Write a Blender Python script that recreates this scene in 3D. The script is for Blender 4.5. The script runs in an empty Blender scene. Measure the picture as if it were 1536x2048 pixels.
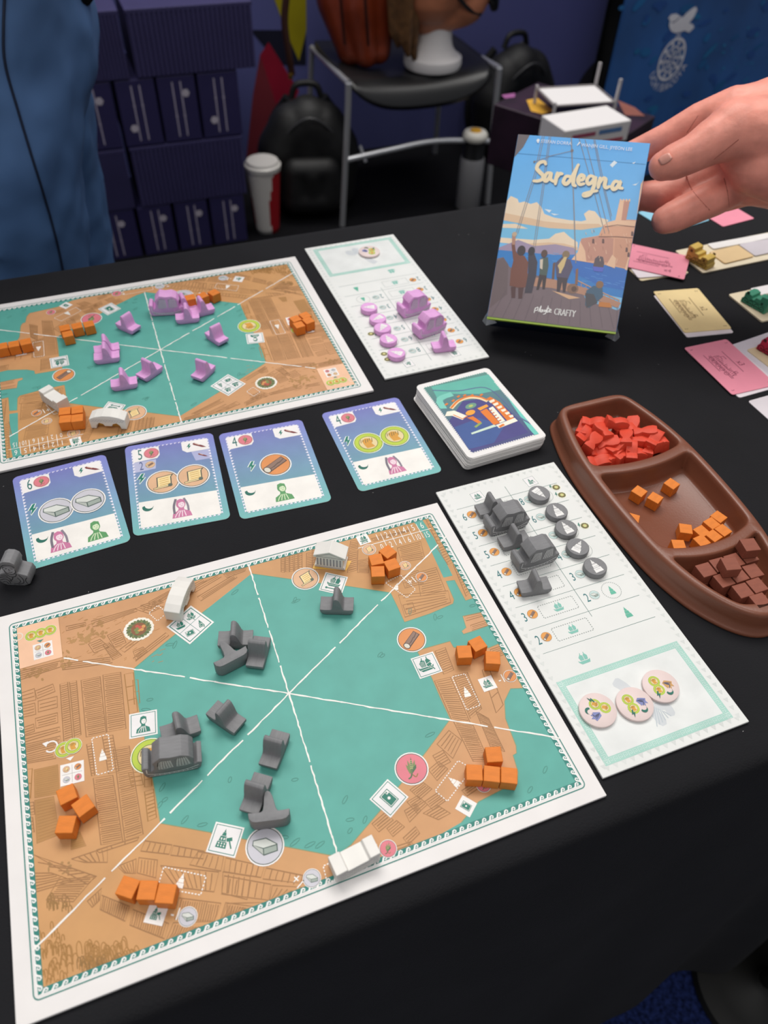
import bpy, bmesh, math, random
from mathutils import Vector, Matrix
from math import sin, cos, pi, radians

scene = bpy.context.scene
COL = scene.collection
RND = random.Random(7)

# ------------------------------------------------------------------ camera
FOC, PITCH, ROLL, YAW = 1532.5, .82886, .0477, radians(22.9)
TZ = .75                                   # table top height
CAM = Vector((0, 0, TZ + .383))
_cx, _sx = cos(PITCH), sin(PITCH)
_M = Matrix.Rotation(-YAW, 3, 'Z')
_r, _f, _u = Vector((1, 0, 0)), Vector((0, _cx, -_sx)), Vector((0, _sx, _cx))
CR = _M @ (cos(ROLL)*_r + sin(ROLL)*_u)
CU = _M @ (-sin(ROLL)*_r + cos(ROLL)*_u)
CF = _M @ _f
cam = bpy.data.cameras.new('camera')
camo = bpy.data.objects.new('camera', cam)
COL.objects.link(camo)
mw = Matrix((CR, CU, -CF)).transposed().to_4x4()
mw.translation = CAM
camo.matrix_world = mw
cam.sensor_fit = 'VERTICAL'; cam.sensor_height = 36; cam.sensor_width = 27
cam.lens = FOC/2048*36
cam.clip_start = .01
cam.dof.use_dof = True
cam.dof.focus_distance = .46
cam.dof.aperture_fstop = 9.0
scene.camera = camo

# ------------------------------------------------------------------ light
w = bpy.data.worlds.new('hall_air'); scene.world = w; w.use_nodes = True
bg = w.node_tree.nodes['Background']
bg.inputs[0].default_value = (.93, .96, 1.0, 1); bg.inputs[1].default_value = .28
def area(name, loc, target, size, power, col=(1, 1, 1)):
    l = bpy.data.lights.new(name, 'AREA'); l.shape = 'RECTANGLE'; l.size, l.size_y = size
    l.energy = power; l.color = col
    o = bpy.data.objects.new(name, l); COL.objects.link(o); o.location = loc
    o.rotation_euler = (Vector(target)-Vector(loc)).to_track_quat('-Z', 'Y').to_euler()
    return o
area('ceiling_or_fill_lamp', (.35, 2.7, 4.8), (.15, .4, .7), (2.8, 1.8), 128, (1, .97, .92))
area('ceiling_or_fill_lamp', (2.0, 1.5, 4.8), (.4, .5, .7), (2.0, 2.0), 66, (1, .97, .93))
area('ceiling_or_fill_lamp', (-.7, -1.2, 5.2), (.3, .9, .5), (2.4, 2.0), 66, (1, .97, .94))  # unseen fill added on the camera side to brighten wall and front faces
scene.view_settings.view_transform = 'Standard'
scene.view_settings.look = 'None'
scene.view_settings.gamma = 1
scene.view_settings.exposure = -0.07
scene.view_settings.use_curve_mapping = False

# ------------------------------------------------------------------ pixel helpers (photo is 1536x2048)
def ray(x, y): return (x-768)/FOC*CR - (y-1024)/FOC*CU + CF
def G(x, y, h=0.0):                        # pixel -> point h above the table top
    d = ray(x, y); return CAM + d*((TZ+h-CAM.z)/d.z)
def PY(x, y, Y): d = ray(x, y); return CAM + d*(Y/d.y)
def WP(x, y, t): return CAM + ray(x, y)*t
class Frame:                               # a flat printed face: origin, two unit axes, in metres
    def __init__(s, o, ax, ay): s.o, s.ax, s.ay = Vector(o), Vector(ax), Vector(ay); s.n = s.ax.cross(s.ay)
    def px(s, x, y):
        d = ray(x, y); t = (s.o-CAM).dot(s.n)/d.dot(s.n); v = CAM+d*t-s.o
        return (v.dot(s.ax)*1000, v.dot(s.ay)*1000)

# ------------------------------------------------------------------ materials
def lin(h):
    h = h.lstrip('#'); c = [int(h[i:i+2], 16)/255 for i in (0, 2, 4)]
    return tuple(x/12.92 if x <= .04045 else ((x+.055)/1.055)**2.4 for x in c)
MATS = {}
def mat(name, hexcol, rough=.6, metal=0, var=.0, vscale=40, bump=0, bscale=200, spec=.5, coat=0, wood=False, trans=0, sss=0, alpha=1):
    if name in MATS: return MATS[name]
    m = bpy.data.materials.new(name); m.use_nodes = True; nt = m.node_tree
    b = nt.nodes['Principled BSDF']; c = lin(hexcol)
    b.inputs['Base Color'].default_value = (*c, 1); b.inputs['Roughness'].default_value = rough
    b.inputs['Metallic'].default_value = metal; b.inputs['Specular IOR Level'].default_value = spec
    b.inputs['Coat Weight'].default_value = coat; b.inputs['Transmission Weight'].default_value = trans
    if sss: b.inputs['Subsurface Weight'].default_value = sss; b.inputs['Subsurface Radius'].default_value = (.01, .004, .002); b.inputs['Subsurface Scale'].default_value = .6
    b.inputs['Alpha'].default_value = alpha
    tc = nt.nodes.new('ShaderNodeTexCoord')
    src = tc.outputs['Object']
    if wood:
        mp = nt.nodes.new('ShaderNodeMapping'); mp.inputs['Scale'].default_value = (1, 6, 1)
        nt.links.new(src, mp.inputs[0]); src = mp.outputs[0]
    if var:
        n = nt.nodes.new('ShaderNodeTexNoise'); n.inputs['Scale'].default_value = vscale; n.inputs['Detail'].default_value = 4
        nt.links.new(src, n.inputs['Vector'])
        r = nt.nodes.new('ShaderNodeMapRange'); r.inputs['From Min'].default_value = .3; r.inputs['From Max'].default_value = .7
        r.inputs['To Min'].default_value = 1-var; r.inputs['To Max'].default_value = 1+var
        nt.links.new(n.outputs[0], r.inputs[0])
        mx = nt.nodes.new('ShaderNodeVectorMath'); mx.operation = 'SCALE'; mx.inputs[0].default_value = c
        nt.links.new(r.outputs[0], mx.inputs['Scale']); nt.links.new(mx.outputs[0], b.inputs['Base Color'])
    if bump:
        n2 = nt.nodes.new('ShaderNodeTexNoise'); n2.inputs['Scale'].default_value = bscale; n2.inputs['Detail'].default_value = 3
        nt.links.new(src, n2.inputs['Vector'])
        bp = nt.nodes.new('ShaderNodeBump'); bp.inputs['Strength'].default_value = bump; bp.inputs['Distance'].default_value = .002
        nt.links.new(n2.outputs[0], bp.inputs['Height']); nt.links.new(bp.outputs[0], b.inputs['Normal'])
    MATS[name] = m
    return m
def print_mat(name, rough=.5, mott=.06, scale=60):
    m = bpy.data.materials.new(name); m.use_nodes = True; nt = m.node_tree; b = nt.nodes['Principled BSDF']
    a = nt.nodes.new('ShaderNodeAttribute'); a.attribute_name = 'ink'
    tc = nt.nodes.new('ShaderNodeTexCoord')
    n = nt.nodes.new('ShaderNodeTexNoise'); n.inputs['Scale'].default_value = scale; n.inputs['Detail'].default_value = 5
    nt.links.new(tc.outputs['Object'], n.inputs['Vector'])
    r = nt.nodes.new('ShaderNodeMapRange'); r.inputs['From Min'].default_value = .3; r.inputs['From Max'].default_value = .7
    r.inputs['To Min'].default_value = 1-mott; r.inputs['To Max'].default_value = 1+mott
    nt.links.new(n.outputs[0], r.inputs[0])
    mx = nt.nodes.new('ShaderNodeVectorMath'); mx.operation = 'SCALE'
    nt.links.new(a.outputs['Color'], mx.inputs[0]); nt.links.new(r.outputs[0], mx.inputs['Scale'])
    nt.links.new(mx.outputs[0], b.inputs['Base Color']); b.inputs['Roughness'].default_value = rough
    b.inputs['Specular IOR Level'].default_value = .35
    return m
M_PRINT = print_mat('printed_card_ink')
M_GLOSS = print_mat('printed_box_ink', .28, .03)
M_WPRINT = print_mat('printed_wood_ink', .6, .04)
M_CLOTHPRINT = print_mat('printed_banner_ink', .7, .10, 9)

# ------------------------------------------------------------------ object helpers
def tag(o, label, cat, group=None):
    o['label'] = label; o['category'] = cat
    if group: o['group'] = group
    return o
def link(o, parent=None):
    COL.objects.link(o)
    if parent: o.parent = parent
    return o
def new(name, me, parent=None, loc=(0, 0, 0), rz=0):
    o = link(bpy.data.objects.new(name, me), parent); o.location = loc; o.rotation_euler = (0, 0, rz)
    return o
def empty(name, loc=(0, 0, 0), rz=0): return new(name, None, None, loc, rz)
def me_from(name, vs, fs, mats, smooth=False, midx=None):
    me = bpy.data.meshes.new(name); me.from_pydata([tuple(v) for v in vs], [], fs)
    for m in (mats if isinstance(mats, (list, tuple)) else [mats]): me.materials.append(m)
    if midx: me.polygons.foreach_set('material_index', midx)
    if smooth: me.polygons.foreach_set('use_smooth', [True]*len(fs))
    me.update(); return me
class MB:
    def __init__(s): s.v, s.f = [], []
    def add(s, vs, fs, M=None):
        k = len(s.v); s.v += [M @ Vector(v) for v in vs] if M else [Vector(v) for v in vs]
        s.f += [[i+k for i in f] for f in fs]; return s
    def box(s, c, d, rz=0, M=None):
        x, y, z = d[0]/2, d[1]/2, d[2]/2
        vs = [Vector((a*x, b*y, e*z)) for e in (-1, 1) for a, b in ((-1, -1), (1, -1), (1, 1), (-1, 1))]
        T = Matrix.Translation(c) @ Matrix.Rotation(rz, 4, 'Z')
        if M: T = M @ T
        return s.add([T @ v for v in vs], [(3, 2, 1, 0), (4, 5, 6, 7), (0, 1, 5, 4), (1, 2, 6, 5), (2, 3, 7, 6), (3, 0, 4, 7)])
    def lathe(s, prof, n=24, M=None, caps=True):
        vs = [(r*cos(2*pi*i/n), r*sin(2*pi*i/n), z) for r, z in prof for i in range(n)]
        fs = [(j*n+i, j*n+(i+1) % n, (j+1)*n+(i+1) % n, (j+1)*n+i) for j in range(len(prof)-1) for i in range(n)]
        if caps: fs += [tuple(range(n))[::-1], tuple(range((len(prof)-1)*n, len(prof)*n))]
        return s.add(vs, fs, M)
    def tube(s, pts, r, n=10, caps=True):
        pts = [Vector(p) for p in pts]; rs = r if isinstance(r, (list, tuple)) else [r]*len(pts); vs = []
        if len(rs) != len(pts): rs = [rs[0]]*len(pts)
        up = None
        for i, p in enumerate(pts):
            t = (pts[min(i+1, len(pts)-1)]-pts[max(i-1, 0)]).normalized()
            if up is None: up = t.orthogonal().normalized()
            up = (up - t*up.dot(t)).normalized(); b = t.cross(up)
            vs += [p+rs[i]*(cos(2*pi*k/n)*up+sin(2*pi*k/n)*b) for k in range(n)]
        fs = [(j*n+i, j*n+(i+1) % n, (j+1)*n+(i+1) % n, (j+1)*n+i) for j in range(len(pts)-1) for i in range(n)]
        if caps: fs += [tuple(range(n))[::-1], tuple(range((len(pts)-1)*n, len(pts)*n))]
        return s.add(vs, fs)
    def prism(s, prof, y0, y1, M=None):           # profile in (x, z), extruded along y
        n = len(prof)
        vs = [(x, y0, z) for x, z in prof]+[(x, y1, z) for x, z in prof]
        fs = [tuple(range(n)), tuple(range(n, 2*n))[::-1]]+[(i, i+n, (i+1) % n+n, (i+1) % n) for i in range(n)]
        return s.add(vs, fs, M)
    def mesh(s, name, mats, bevel=0, seg=2, smooth=False, fixn=True):
        me = bpy.data.meshes.new(name); bm = bmesh.new()
        bv = [bm.verts.new(v) for v in s.v]
        for f in s.f:
            try: bm.faces.new([bv[i] for i in f])
            except ValueError: pass
        if fixn: bmesh.ops.recalc_face_normals(bm, faces=bm.faces)
        if bevel:
            es = [e for e in bm.edges if len(e.link_faces) == 2 and e.calc_face_angle(0) > .5]
            bmesh.ops.bevel(bm, geom=es, offset=bevel, segments=seg, profile=.5, affect='EDGES', clamp_overlap=True)
        bm.to_mesh(me); bm.free()
        for m in (mats if isinstance(mats, (list, tuple)) else [mats]): me.materials.append(m)
        if smooth:
            me.polygons.foreach_set('use_smooth', [True]*len(me.polygons)); me.set_sharp_from_angle(angle=radians(40))
        return me
    def build(s, name, mats, parent=None, loc=(0, 0, 0), rz=0, **k): return new(name, s.mesh(name, mats, **k), parent, loc, rz)

# ------------------------------------------------------------------ flat print (lettering, icons, map lines) in millimetres
_TXT = {}
def glyphs(t):
    if t not in _TXT:
        cu = bpy.data.curves.new('lettering', 'FONT'); cu.body = t; cu.resolution_u = 2; cu.align_x = 'CENTER'; cu.align_y = 'CENTER'
        o = bpy.data.objects.new('lettering', cu); me = bpy.data.meshes.new_from_object(o)
        _TXT[t] = ([v.co.xy.copy() for v in me.vertices], [tuple(p.vertices) for p in me.polygons])
        bpy.data.objects.remove(o); bpy.data.meshes.remove(me); bpy.data.curves.remove(cu)
    return _TXT[t]
class Art:
    STEP = .025
    def __init__(s): s.v, s.f, s.c = [], [], []
    def poly(s, pts, col, lay=0):
        k = len(s.v); cols = col if isinstance(col, (list, tuple)) else [col]*len(pts)
        a = sum(pts[i][0]*pts[(i+1) % len(pts)][1]-pts[(i+1) % len(pts)][0]*pts[i][1] for i in range(len(pts)))
        if a < 0: pts = pts[::-1]; cols = cols[::-1]
        z = lay*s.STEP+(len(s.f) % 61)*.0003; s.v += [(p[0], p[1], z) for p in pts]; s.c += [lin(c) if isinstance(c, str) else c for c in cols]
        s.f.append(tuple(range(k, k+len(pts)))); return s
    def rect(s, x0, y0, x1, y1, col, lay=0): return s.poly([(x0, y0), (x1, y0), (x1, y1), (x0, y1)], col, lay)
    def quad(s, c, w, h, rot, col, lay=0):
        ca, sa = cos(rot), sin(rot)
        return s.poly([(c[0]+a*w/2*ca-b*h/2*sa, c[1]+a*w/2*sa+b*h/2*ca) for a, b in ((-1, -1), (1, -1), (1, 1), (-1, 1))], col, lay)
    def disc(s, c, r, col, lay=0, n=22, ry=None, rot=0):
        ry = ry or r; ca, sa = cos(rot), sin(rot)
        return s.poly([(c[0]+r*cos(2*pi*i/n)*ca-ry*sin(2*pi*i/n)*sa, c[1]+r*cos(2*pi*i/n)*sa+ry*sin(2*pi*i/n)*ca) for i in range(n)], col, lay)
    def stroke(s, pts, wd, col, lay=0, closed=False):
        P = [Vector((p[0], p[1])) for p in pts]; n = len(P)
        if n < 2: return s
        ws = wd if isinstance(wd, (list, tuple)) else [wd]*n
        if len(ws) != n: ws = [ws[min(len(ws)-1, int(i*len(ws)/n))] for i in range(n)]
        L, R = [], []
        for i in range(n):
            a = P[(i-1) % n] if (closed or i) else P[i]; b = P[(i+1) % n] if (closed or i < n-1) else P[i]
            t = (b-a)
            if t.length < 1e-9: t = Vector((1, 0))
            t.normalize(); nn = Vector((-t.y, t.x))*ws[i]/2
            L.append(P[i]+nn); R.append(P[i]-nn)
        for i in range(n if closed else n-1):
            j = (i+1) % n; s.poly([R[i], R[j], L[j], L[i]], col, lay)
        return s
    def dots(s, pts, gap, size, col, lay=0, closed=True):
        n = len(pts)
        for i in range(n if closed else n-1):
            a, b = Vector(pts[i]), Vector(pts[(i+1) % n]); d = b-a; k = max(1, int(d.length/gap))
            an = math.atan2(d.y, d.x)
            for j in range(k): s.quad(a+d*((j+.5)/k), size, size*.6, an, col, lay)
        return s
    def text(s, t, c, size, col, lay=0, rot=0, sx=1):
        vs, fs = glyphs(t); ca, sa = cos(rot), sin(rot); k = len(s.v)
        for v in vs:
            x, y = v.x*size*sx, v.y*size
            s.v.append((c[0]+x*ca-y*sa, c[1]+x*sa+y*ca, lay*s.STEP)); s.c.append(lin(col))
        s.f += [tuple(i+k for i in f) for f in fs]; return s
    def xf(s, fn):                                   # move every point
        s.v = [(*fn(v[0], v[1]), v[2]) for v in s.v]; return s
    def put(s, other, c=(0, 0), rot=0, sc=1, lay=0):
        ca, sa = cos(rot), sin(rot); k = len(s.v)
        s.v += [(c[0]+sc*(x*ca-y*sa), c[1]+sc*(x*sa+y*ca), z+lay*s.STEP) for x, y, z in other.v]
        s.c += other.c; s.f += [tuple(i+k for i in f) for f in other.f]; return s
    def mesh(s, name, m=None):
        me = bpy.data.meshes.new(name); me.from_pydata([(x*.001, y*.001, z*.001) for x, y, z in s.v], [], s.f)
        at = me.attributes.new('ink', 'FLOAT_COLOR', 'POINT'); fl = []
        for c in s.c: fl += [c[0], c[1], c[2], 1]
        at.data.foreach_set('color', fl); me.materials.append(m or M_PRINT); me.update(); return me
    def build(s, name, parent=None, loc=(0, 0, 0), rz=0, m=None): return new(name, s.mesh(name, m), parent, loc, rz)
def rrect(w, h, r, n=5):
    out = []
    for cx, cy, a0 in ((w/2-r, h/2-r, 0), (-w/2+r, h/2-r, pi/2), (-w/2+r, -h/2+r, pi), (w/2-r, -h/2+r, 1.5*pi)):
        out += [(cx+r*cos(a0+pi/2*i/n), cy+r*sin(a0+pi/2*i/n)) for i in range(n+1)]
    return out
def spline(pts, k=6):                               # Catmull-Rom through points
    P = [Vector(p) for p in pts]; P = [2*P[0]-P[1]]+P+[2*P[-1]-P[-2]]; out = []
    for i in range(1, len(P)-2):
        for j in range(k):
            t = j/k; a, b, c, d = P[i-1], P[i], P[i+1], P[i+2]
            out.append(.5*((2*b)+(c-a)*t+(2*a-5*b+4*c-d)*t*t+(3*b-a-3*c+d)*t**3))
    return out+[P[-2]]
def lerp2(a, b, t): return (a[0]+(b[0]-a[0])*t, a[1]+(b[1]-a[1])*t)
def sphere(mb, c, r, n=10):
    prof = [(max(1e-5, r*sin(pi*i/n)), -r*cos(pi*i/n)) for i in range(n+1)]
    mb.lathe(prof, n*2, Matrix.Translation(c))
def limb(mb, nodes):                                # chain of (point, radius): spheres joined by cones
    for i, (p, r) in enumerate(nodes):
        sphere(mb, p, r, 8)
        if i: mb.tube([nodes[i-1][0], p], [nodes[i-1][1], r], 14)
def flesh(name, chains, m, parent, voxel, smooth=6, loc=(0, 0, 0)):
    mb = MB()
    for c in chains: limb(mb, [(Vector(p), r) for p, r in c])
    o = new(name, mb.mesh(name, m, fixn=False), parent, loc)
    md = o.modifiers.new('skin', 'REMESH'); md.mode = 'VOXEL'; md.voxel_size = voxel; md.use_smooth_shade = True
    sm = o.modifiers.new('soft', 'SMOOTH'); sm.iterations = smooth; sm.factor = .6
    return o
# ================================================================== the setting
def place(o, origin, ax, ay):
    ax, ay = Vector(ax).normalized(), Vector(ay).normalized(); az = ax.cross(ay)
    m = Matrix((ax, ay, az)).transposed().to_4x4(); m.translation = Vector(origin)
    o.matrix_basis = (o.parent.matrix_basis.inverted() @ m) if o.parent else m
    return o
def carpet():
    m = mat('blue_carpet', '#1B2650', .95, var=.75, vscale=170, bump=1.0, bscale=260, spec=.1)
    return m
BLKC = mat('black_carpet', '#141417', .95, var=.3, vscale=150, bump=.6, bscale=300, spec=.1)
fl = MB().box((.4, -1.05, -.02), (7, 3.5, .04)).box((.4, 2.3, -.02), (7, 3.2, .04)).build('floor', [carpet(), BLKC]); fl['kind'] = 'structure'
for pg in fl.data.polygons: pg.material_index = 1 if pg.center.y > .705 else 0
NAVY = mat('navy_panel', '#5E629C', .55, var=.05, vscale=3)
wb = MB().box((.4, 2.63, 1.3), (7, .05, 2.6)).build('wall_back', NAVY); wb['kind'] = 'structure'
WF = Frame((0, 2.604, 0), (1, 0, 0), (0, 0, 1)); a = Art()
def pts_of(F, l): return [F.px(x, y) for x, y in l]
a.poly(pts_of(WF, [(527, -60), (612, -60), (613, 60), (598, 122), (575, 70)]), '#A79A10', 2)
a.poly(pts_of(WF, [(537, 84), (598, 182), (566, 250), (520, 110)]), '#9A1030', 3)
a.poly(pts_of(WF, [(537, 84), (520, 110), (506, 190), (492, 322), (560, 330), (568, 250)]), '#7E2A35', 2)
a.disc(WF.px(1215, 190), 150, '#33323C', 2, 40)
a.poly(pts_of(WF, [(500, 60), (560, 130), (612, 130), (612, 60)]), '#17182E', 1)
wp = a.build('wall_graphic', wb, m=M_CLOTHPRINT); place(wp, WF.o, WF.ax, WF.ay)

# ---- folding table and its cloth
TX0, TX1, TY0, TY1 = -.62, 1.30, .088, .712
ft = empty('folding_table', (.34, .40, 0))
tag(ft, 'folding table hidden under the long black tablecloth', 'table')
MB().box((0, 0, .728), (1.88, .585, .03)).build('table_top', mat('table_laminate', '#8A8580', .5), ft, bevel=.004)
for sx in (-1, 1):
    for sy in (-1, 1):
        MB().tube([(sx*.8, sy*.22, 0), (sx*.8, sy*.22, .715)], .014).build('leg', mat('leg_steel', '#555555', .4, 1), ft)
def make_cloth():
    N = 560; vs = []; fs = []; mx, my = (TX0+TX1)/2, (TY0+TY1)/2; hw, hh = (TX1-TX0)/2, (TY1-TY0)/2
    per = []; r = .03
    base = rrect(2*hw, 2*hh, r, 6)
    L = [0]
    for i in range(len(base)): L.append(L[-1]+math.dist(base[i], base[(i+1) % len(base)]))
    for k in range(N):
        s_ = L[-1]*k/N; i = max(j for j in range(len(base)) if L[j] <= s_)
        t = (s_-L[i])/max(1e-9, L[i+1]-L[i]); p = lerp2(base[i], base[(i+1) % len(base)], t); q = base[(i+1) % len(base)]
        d = Vector((q[0]-base[i][0], q[1]-base[i][1])).normalized(); per.append((p, Vector((d.y, -d.x)), s_))
    rows = [(-.012, 0), (-.006, .0004), (-.002, .0022), (0, .006), (.001, .02), (.003, .06), (.006, .14), (.012, .28), (.02, .45), (.027, .62), (.031, .728)]
    for off, dz in rows:
        f = max(0, (dz-.03))/.72
        for p, n, s_ in per:
            wv = (.009*sin(s_*31+.6*sin(s_*7))+.005*sin(s_*53+1))*f
            vs.append((mx+p[0]+n.x*(off+wv), my+p[1]+n.y*(off+wv), TZ-dz))
    for j in range(len(rows)-1):
        for i in range(N): fs.append((j*N+i, (j+1)*N+i, (j+1)*N+(i+1) % N, j*N+(i+1) % N))
    fs.append(tuple(range(N)))
    return me_from('tablecloth', vs, fs, mat('black_cloth', '#1C1C1F', .92, var=.14, vscale=14, bump=.28, bscale=900, spec=.22), True)
cl = new('tablecloth', make_cloth())
_b = MATS['black_cloth'].node_tree.nodes['Principled BSDF']; _b.inputs['Sheen Weight'].default_value = .012; _b.inputs['Sheen Roughness'].default_value = .45
cl.data.polygons[-1].use_smooth = False
tag(cl, 'plain black tablecloth hanging down to the blue carpet', 'tablecloth')
lint = Art(); rr = random.Random(3)
for i in range(70):
    x, y = rr.uniform(-.2, .6), rr.uniform(.095, .70)
    lint.quad((x*1000, y*1000), rr.uniform(.3, .9), rr.uniform(.2, .4), rr.uniform(0, 3), '#9A9A9A', 0)
lo = lint.build('lint', cl, (0, 0, TZ+.0002)); lo['kind'] = 'stuff'

# ---- black round base on the carpet
rb = empty('pedestal_base', (.567, .018, 0)); tag(rb, 'round black metal foot on the blue carpet by the cloth hem', 'pedestal')
MB().lathe([(.085, 0), (.087, .006), (.083, .013), (.075, .015), (.06, .018), (.02, .022), (.012, .03)], 48).build('foot_plate', mat('black_iron', '#0E0E0D', .55, spec=.3), rb, smooth=True)
MB().lathe([(.011, .025), (.011, .62)], 16).build('post', MATS['black_iron'], rb)

# ================================================================== background things
YB = 2.1
zr = [0, .141, .298, .456, .602]
CARD = mat('navy_carton', '#3C3862', .55, var=.06, vscale=20)
CARD2 = mat('navy_sleeve', '#322E58', .45, var=.05, vscale=20)
def carton(x0, x1, z0, z1, ribs, label, orn=None, up=.6):
    c = empty('carton' if ribs else 'game_box', ((x0+x1)/2, YB, z0)); w_, h_ = x1-x0-.006, z1-z0-.004
    if ribs:
        n = 26 if w_ > .2 else 10; prof = [(-w_/2, .22), (-w_/2, .0)]
        for i in range(n):
            u = -w_/2+w_*i/n; k = w_/n; prof += [(u+k*.25, .0), (u+k*.35, -.003), (u+k*.9, -.003), (u+k, 0)]
        prof += [(w_/2, .22)]
        mb = MB(); n_ = len(prof); vs = [(x, y, 0) for x, y in prof]+[(x, y, h_) for x, y in prof]
        mb.add(vs, [tuple(range(n_)), tuple(range(n_, 2*n_))[::-1]]+[(i, (i+1) % n_, (i+1) % n_+n_, i+n_) for i in range(n_)])
        mb.build('box_body', CARD, c)
        MB().box((0, .11, h_-.004), (w_+.004, .225, .009)).build('box_lid', CARD, c, bevel=.001)
    else:
        MB().box((0, .1, h_/2), (w_, .2, h_)).build('box_body', CARD2, c, bevel=.002)
        a = Art(); W_, H_ = w_*1000, h_*1000
        for dx in (-10, 10): a.stroke([(dx, H_*.08), (dx, H_*.92)], 3.2, '#B4ACC0', 1)
        sx = orn or 1
        for dx in (-10, 10): a.stroke([(dx-4, H_*(.62 if sx < 0 else .4)), (dx+4, H_*(.62 if sx < 0 else .4))], 1.5, '#B4ACC0', 1)
        for i in range(7):
            an = i*2*pi/6; rr_ = 0 if i == 6 else 6
            a.disc((sx*20+rr_*cos(an), H_*(.28 if sx < 0 else .74)+rr_*sin(an)), 4, '#C4BCC8', 2, 8)
        p = a.build('spine_print', c); place(p, c.location+Vector((0, -.0006, 0)), (1, 0, 0), (0, 0, 1))
    tag(c, label, 'carton' if ribs else 'box')
    return c
def bx(px, py): return PY(px, py, YB).x
carton(bx(258, 80), bx(508, 60), zr[3], zr[4], True, 'long ribbed navy carton on the top row of the stack')
carton(bx(258, 80)-.24, bx(247, 80), zr[3], zr[4], True, 'ribbed navy carton on the top row, half behind blue trousers')
b2 = [(190, 232), (238, 319), (321, 399), (401, 483)]
lb2 = ['navy box with one white stripe pair peeking out behind blue trousers, upper spine row', 'navy striped spine box under the gap between the two ribbed top cartons',
       'navy striped spine box with its ornament high, upper spine row middle', 'navy striped spine box at the red wall end of the upper spine row']
for i, (p, q) in enumerate(b2):
    x0 = bx(p, 225) - (.06 if i == 0 else 0)
    carton(x0, bx(q, 215), zr[2], zr[3], False, lb2[i], -1 if i in (1, 3) else 1)
carton(bx(267, 345), bx(490, 330), zr[1], zr[2], True, 'long ribbed navy carton between the two rows of striped boxes')
carton(bx(267, 345)-.24, bx(258, 345), zr[1], zr[2], True, 'ribbed navy carton between the striped rows, half behind blue trousers')
b4 = [(212, 274), (279, 349), (353, 421), (424, 494)]
lb4 = ['navy striped spine box on the floor row right beside the blue trousers', 'navy striped spine box on the floor row, second from blue trousers',
       'navy striped spine box on the floor row, second from the paper cup', 'navy striped spine box on the floor row next to the paper cup']
for i, (p, q) in enumerate(b4): carton(bx(p, 455)-(.04 if i == 0 else 0), bx(q, 445), 0, zr[1], False, lb4[i], 1)

# ---- stool with chrome frame
CHROME = mat('chrome', '#D5D6DA', .3, .65)
st = empty('stool', (.95, 2.28, 0)); tag(st, 'chrome framed chair with curved black plastic seat', 'chair')
SZ = .392
def seat():
    vs, fs = [], []; nx, ny = 24, 14; rows = []
    for side in (0, 1):
        for j in range(ny+1):
            for i in range(nx+1):
                u, v = -1+2*i/nx, -1+2*j/ny
                k = (1-.10*abs(u)**6); x = .222*u*(1-.06*abs(v)**6); y = .19*v*k
                z = SZ-.018*(1-u*u)*(1-.4*v*v)+.006*u*u
                if v < -.7: z -= .055*((-.7-v)/.3)**1.6*(1-.75*u**4)
                vs.append((x, y, z-(.012 if side else 0)))
    S = (nx+1)*(ny+1)
    for j in range(ny):
        for i in range(nx):
            q = [j*(nx+1)+i, j*(nx+1)+i+1, (j+1)*(nx+1)+i+1, (j+1)*(nx+1)+i]
            fs += [tuple(q), tuple(k+S for k in q[::-1])]
    ring = [i for i in range(nx+1)]+[j*(nx+1)+nx for j in range(1, ny+1)]+[ny*(nx+1)+i for i in range(nx-1, -1, -1)]+[j*(nx+1) for j in range(ny-1, 0, -1)]
    for k in range(len(ring)):
        p, q = ring[k], ring[(k+1) % len(ring)]; fs.append((q, p, p+S, q+S))
    return me_from('seat', vs, fs, mat('black_plastic', '#1C1C1E', .33, spec=.5), True)
new('seat', seat(), st)
for sx in (-1, 1):
    MB().tube(spline([(sx*.225, -.18, SZ+.004), (sx*.228, -.18, .3), (sx*.245, -.18, 0)], 4), .0085).build('leg', CHROME, st, smooth=True)
    MB().tube([(sx*.215, .18, SZ-.015), (sx*.235, .22, 0)], .0085).build('leg', CHROME, st, smooth=True)
    MB().tube([(sx*.225, -.18, SZ+.004), (sx*.22, 0, SZ-.006), (sx*.215, .18, SZ-.015)], .008).build('seat_rail', CHROME, st, smooth=True)
MB().tube(spline([(-.232, -.18, .195), (-.1, -.175, .205), (.05, -.17, .212), (.236, -.18, .195)], 5), .0085).build('stretcher', CHROME, st, smooth=True)

# ---- mannequin head and leather bag on the seat
hp = G(864, 132, -.75+SZ-.012); CRh = Vector((CR.x, CR.y, 0)).normalized(); CFh = Vector((CF.x, CF.y, 0)).normalized()
def hl(r, f, z): v = CRh*r+CFh*f; return (v.x, v.y, z)
mh = empty('mannequin_head', (hp.x, hp.y, SZ-.010)); tag(mh, 'white foam mannequin bust wearing a tan mask and brown wig', 'mannequin')
MB().lathe([(.080, 0), (.084, .012), (.082, .026), (.066, .036), (.055, .05), (.050, .07), (.049, .11), (.052, .16)], 36).build('neck', mat('white_foam', '#EDE9E8', .7), mh, smooth=True)
TAN = mat('tan_mask', '#D08562', .45, var=.06, vscale=12)
flesh('mask', [[(hl(-.02, 0, .20), .105), (hl(.03, 0, .26), .115), (hl(0, 0, .34), .11)],
               [(hl(-.02, -.01, .125), .05), (hl(.07, -.01, .145), .045), (hl(.115, 0, .175), .032), (hl(.14, 0, .21), .03)],
               [(hl(.07, 0, .17), .07), (hl(.10, 0, .22), .06)]], TAN, mh, .006, 8)
MB().tube(spline([hl(.02, -.105, .24), hl(.055, -.088, .19), hl(.09, -.062, .155), hl(.12, -.035, .14)], 5), .005).build('mask_strap', MATS['black_plastic'], mh, smooth=True)
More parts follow.
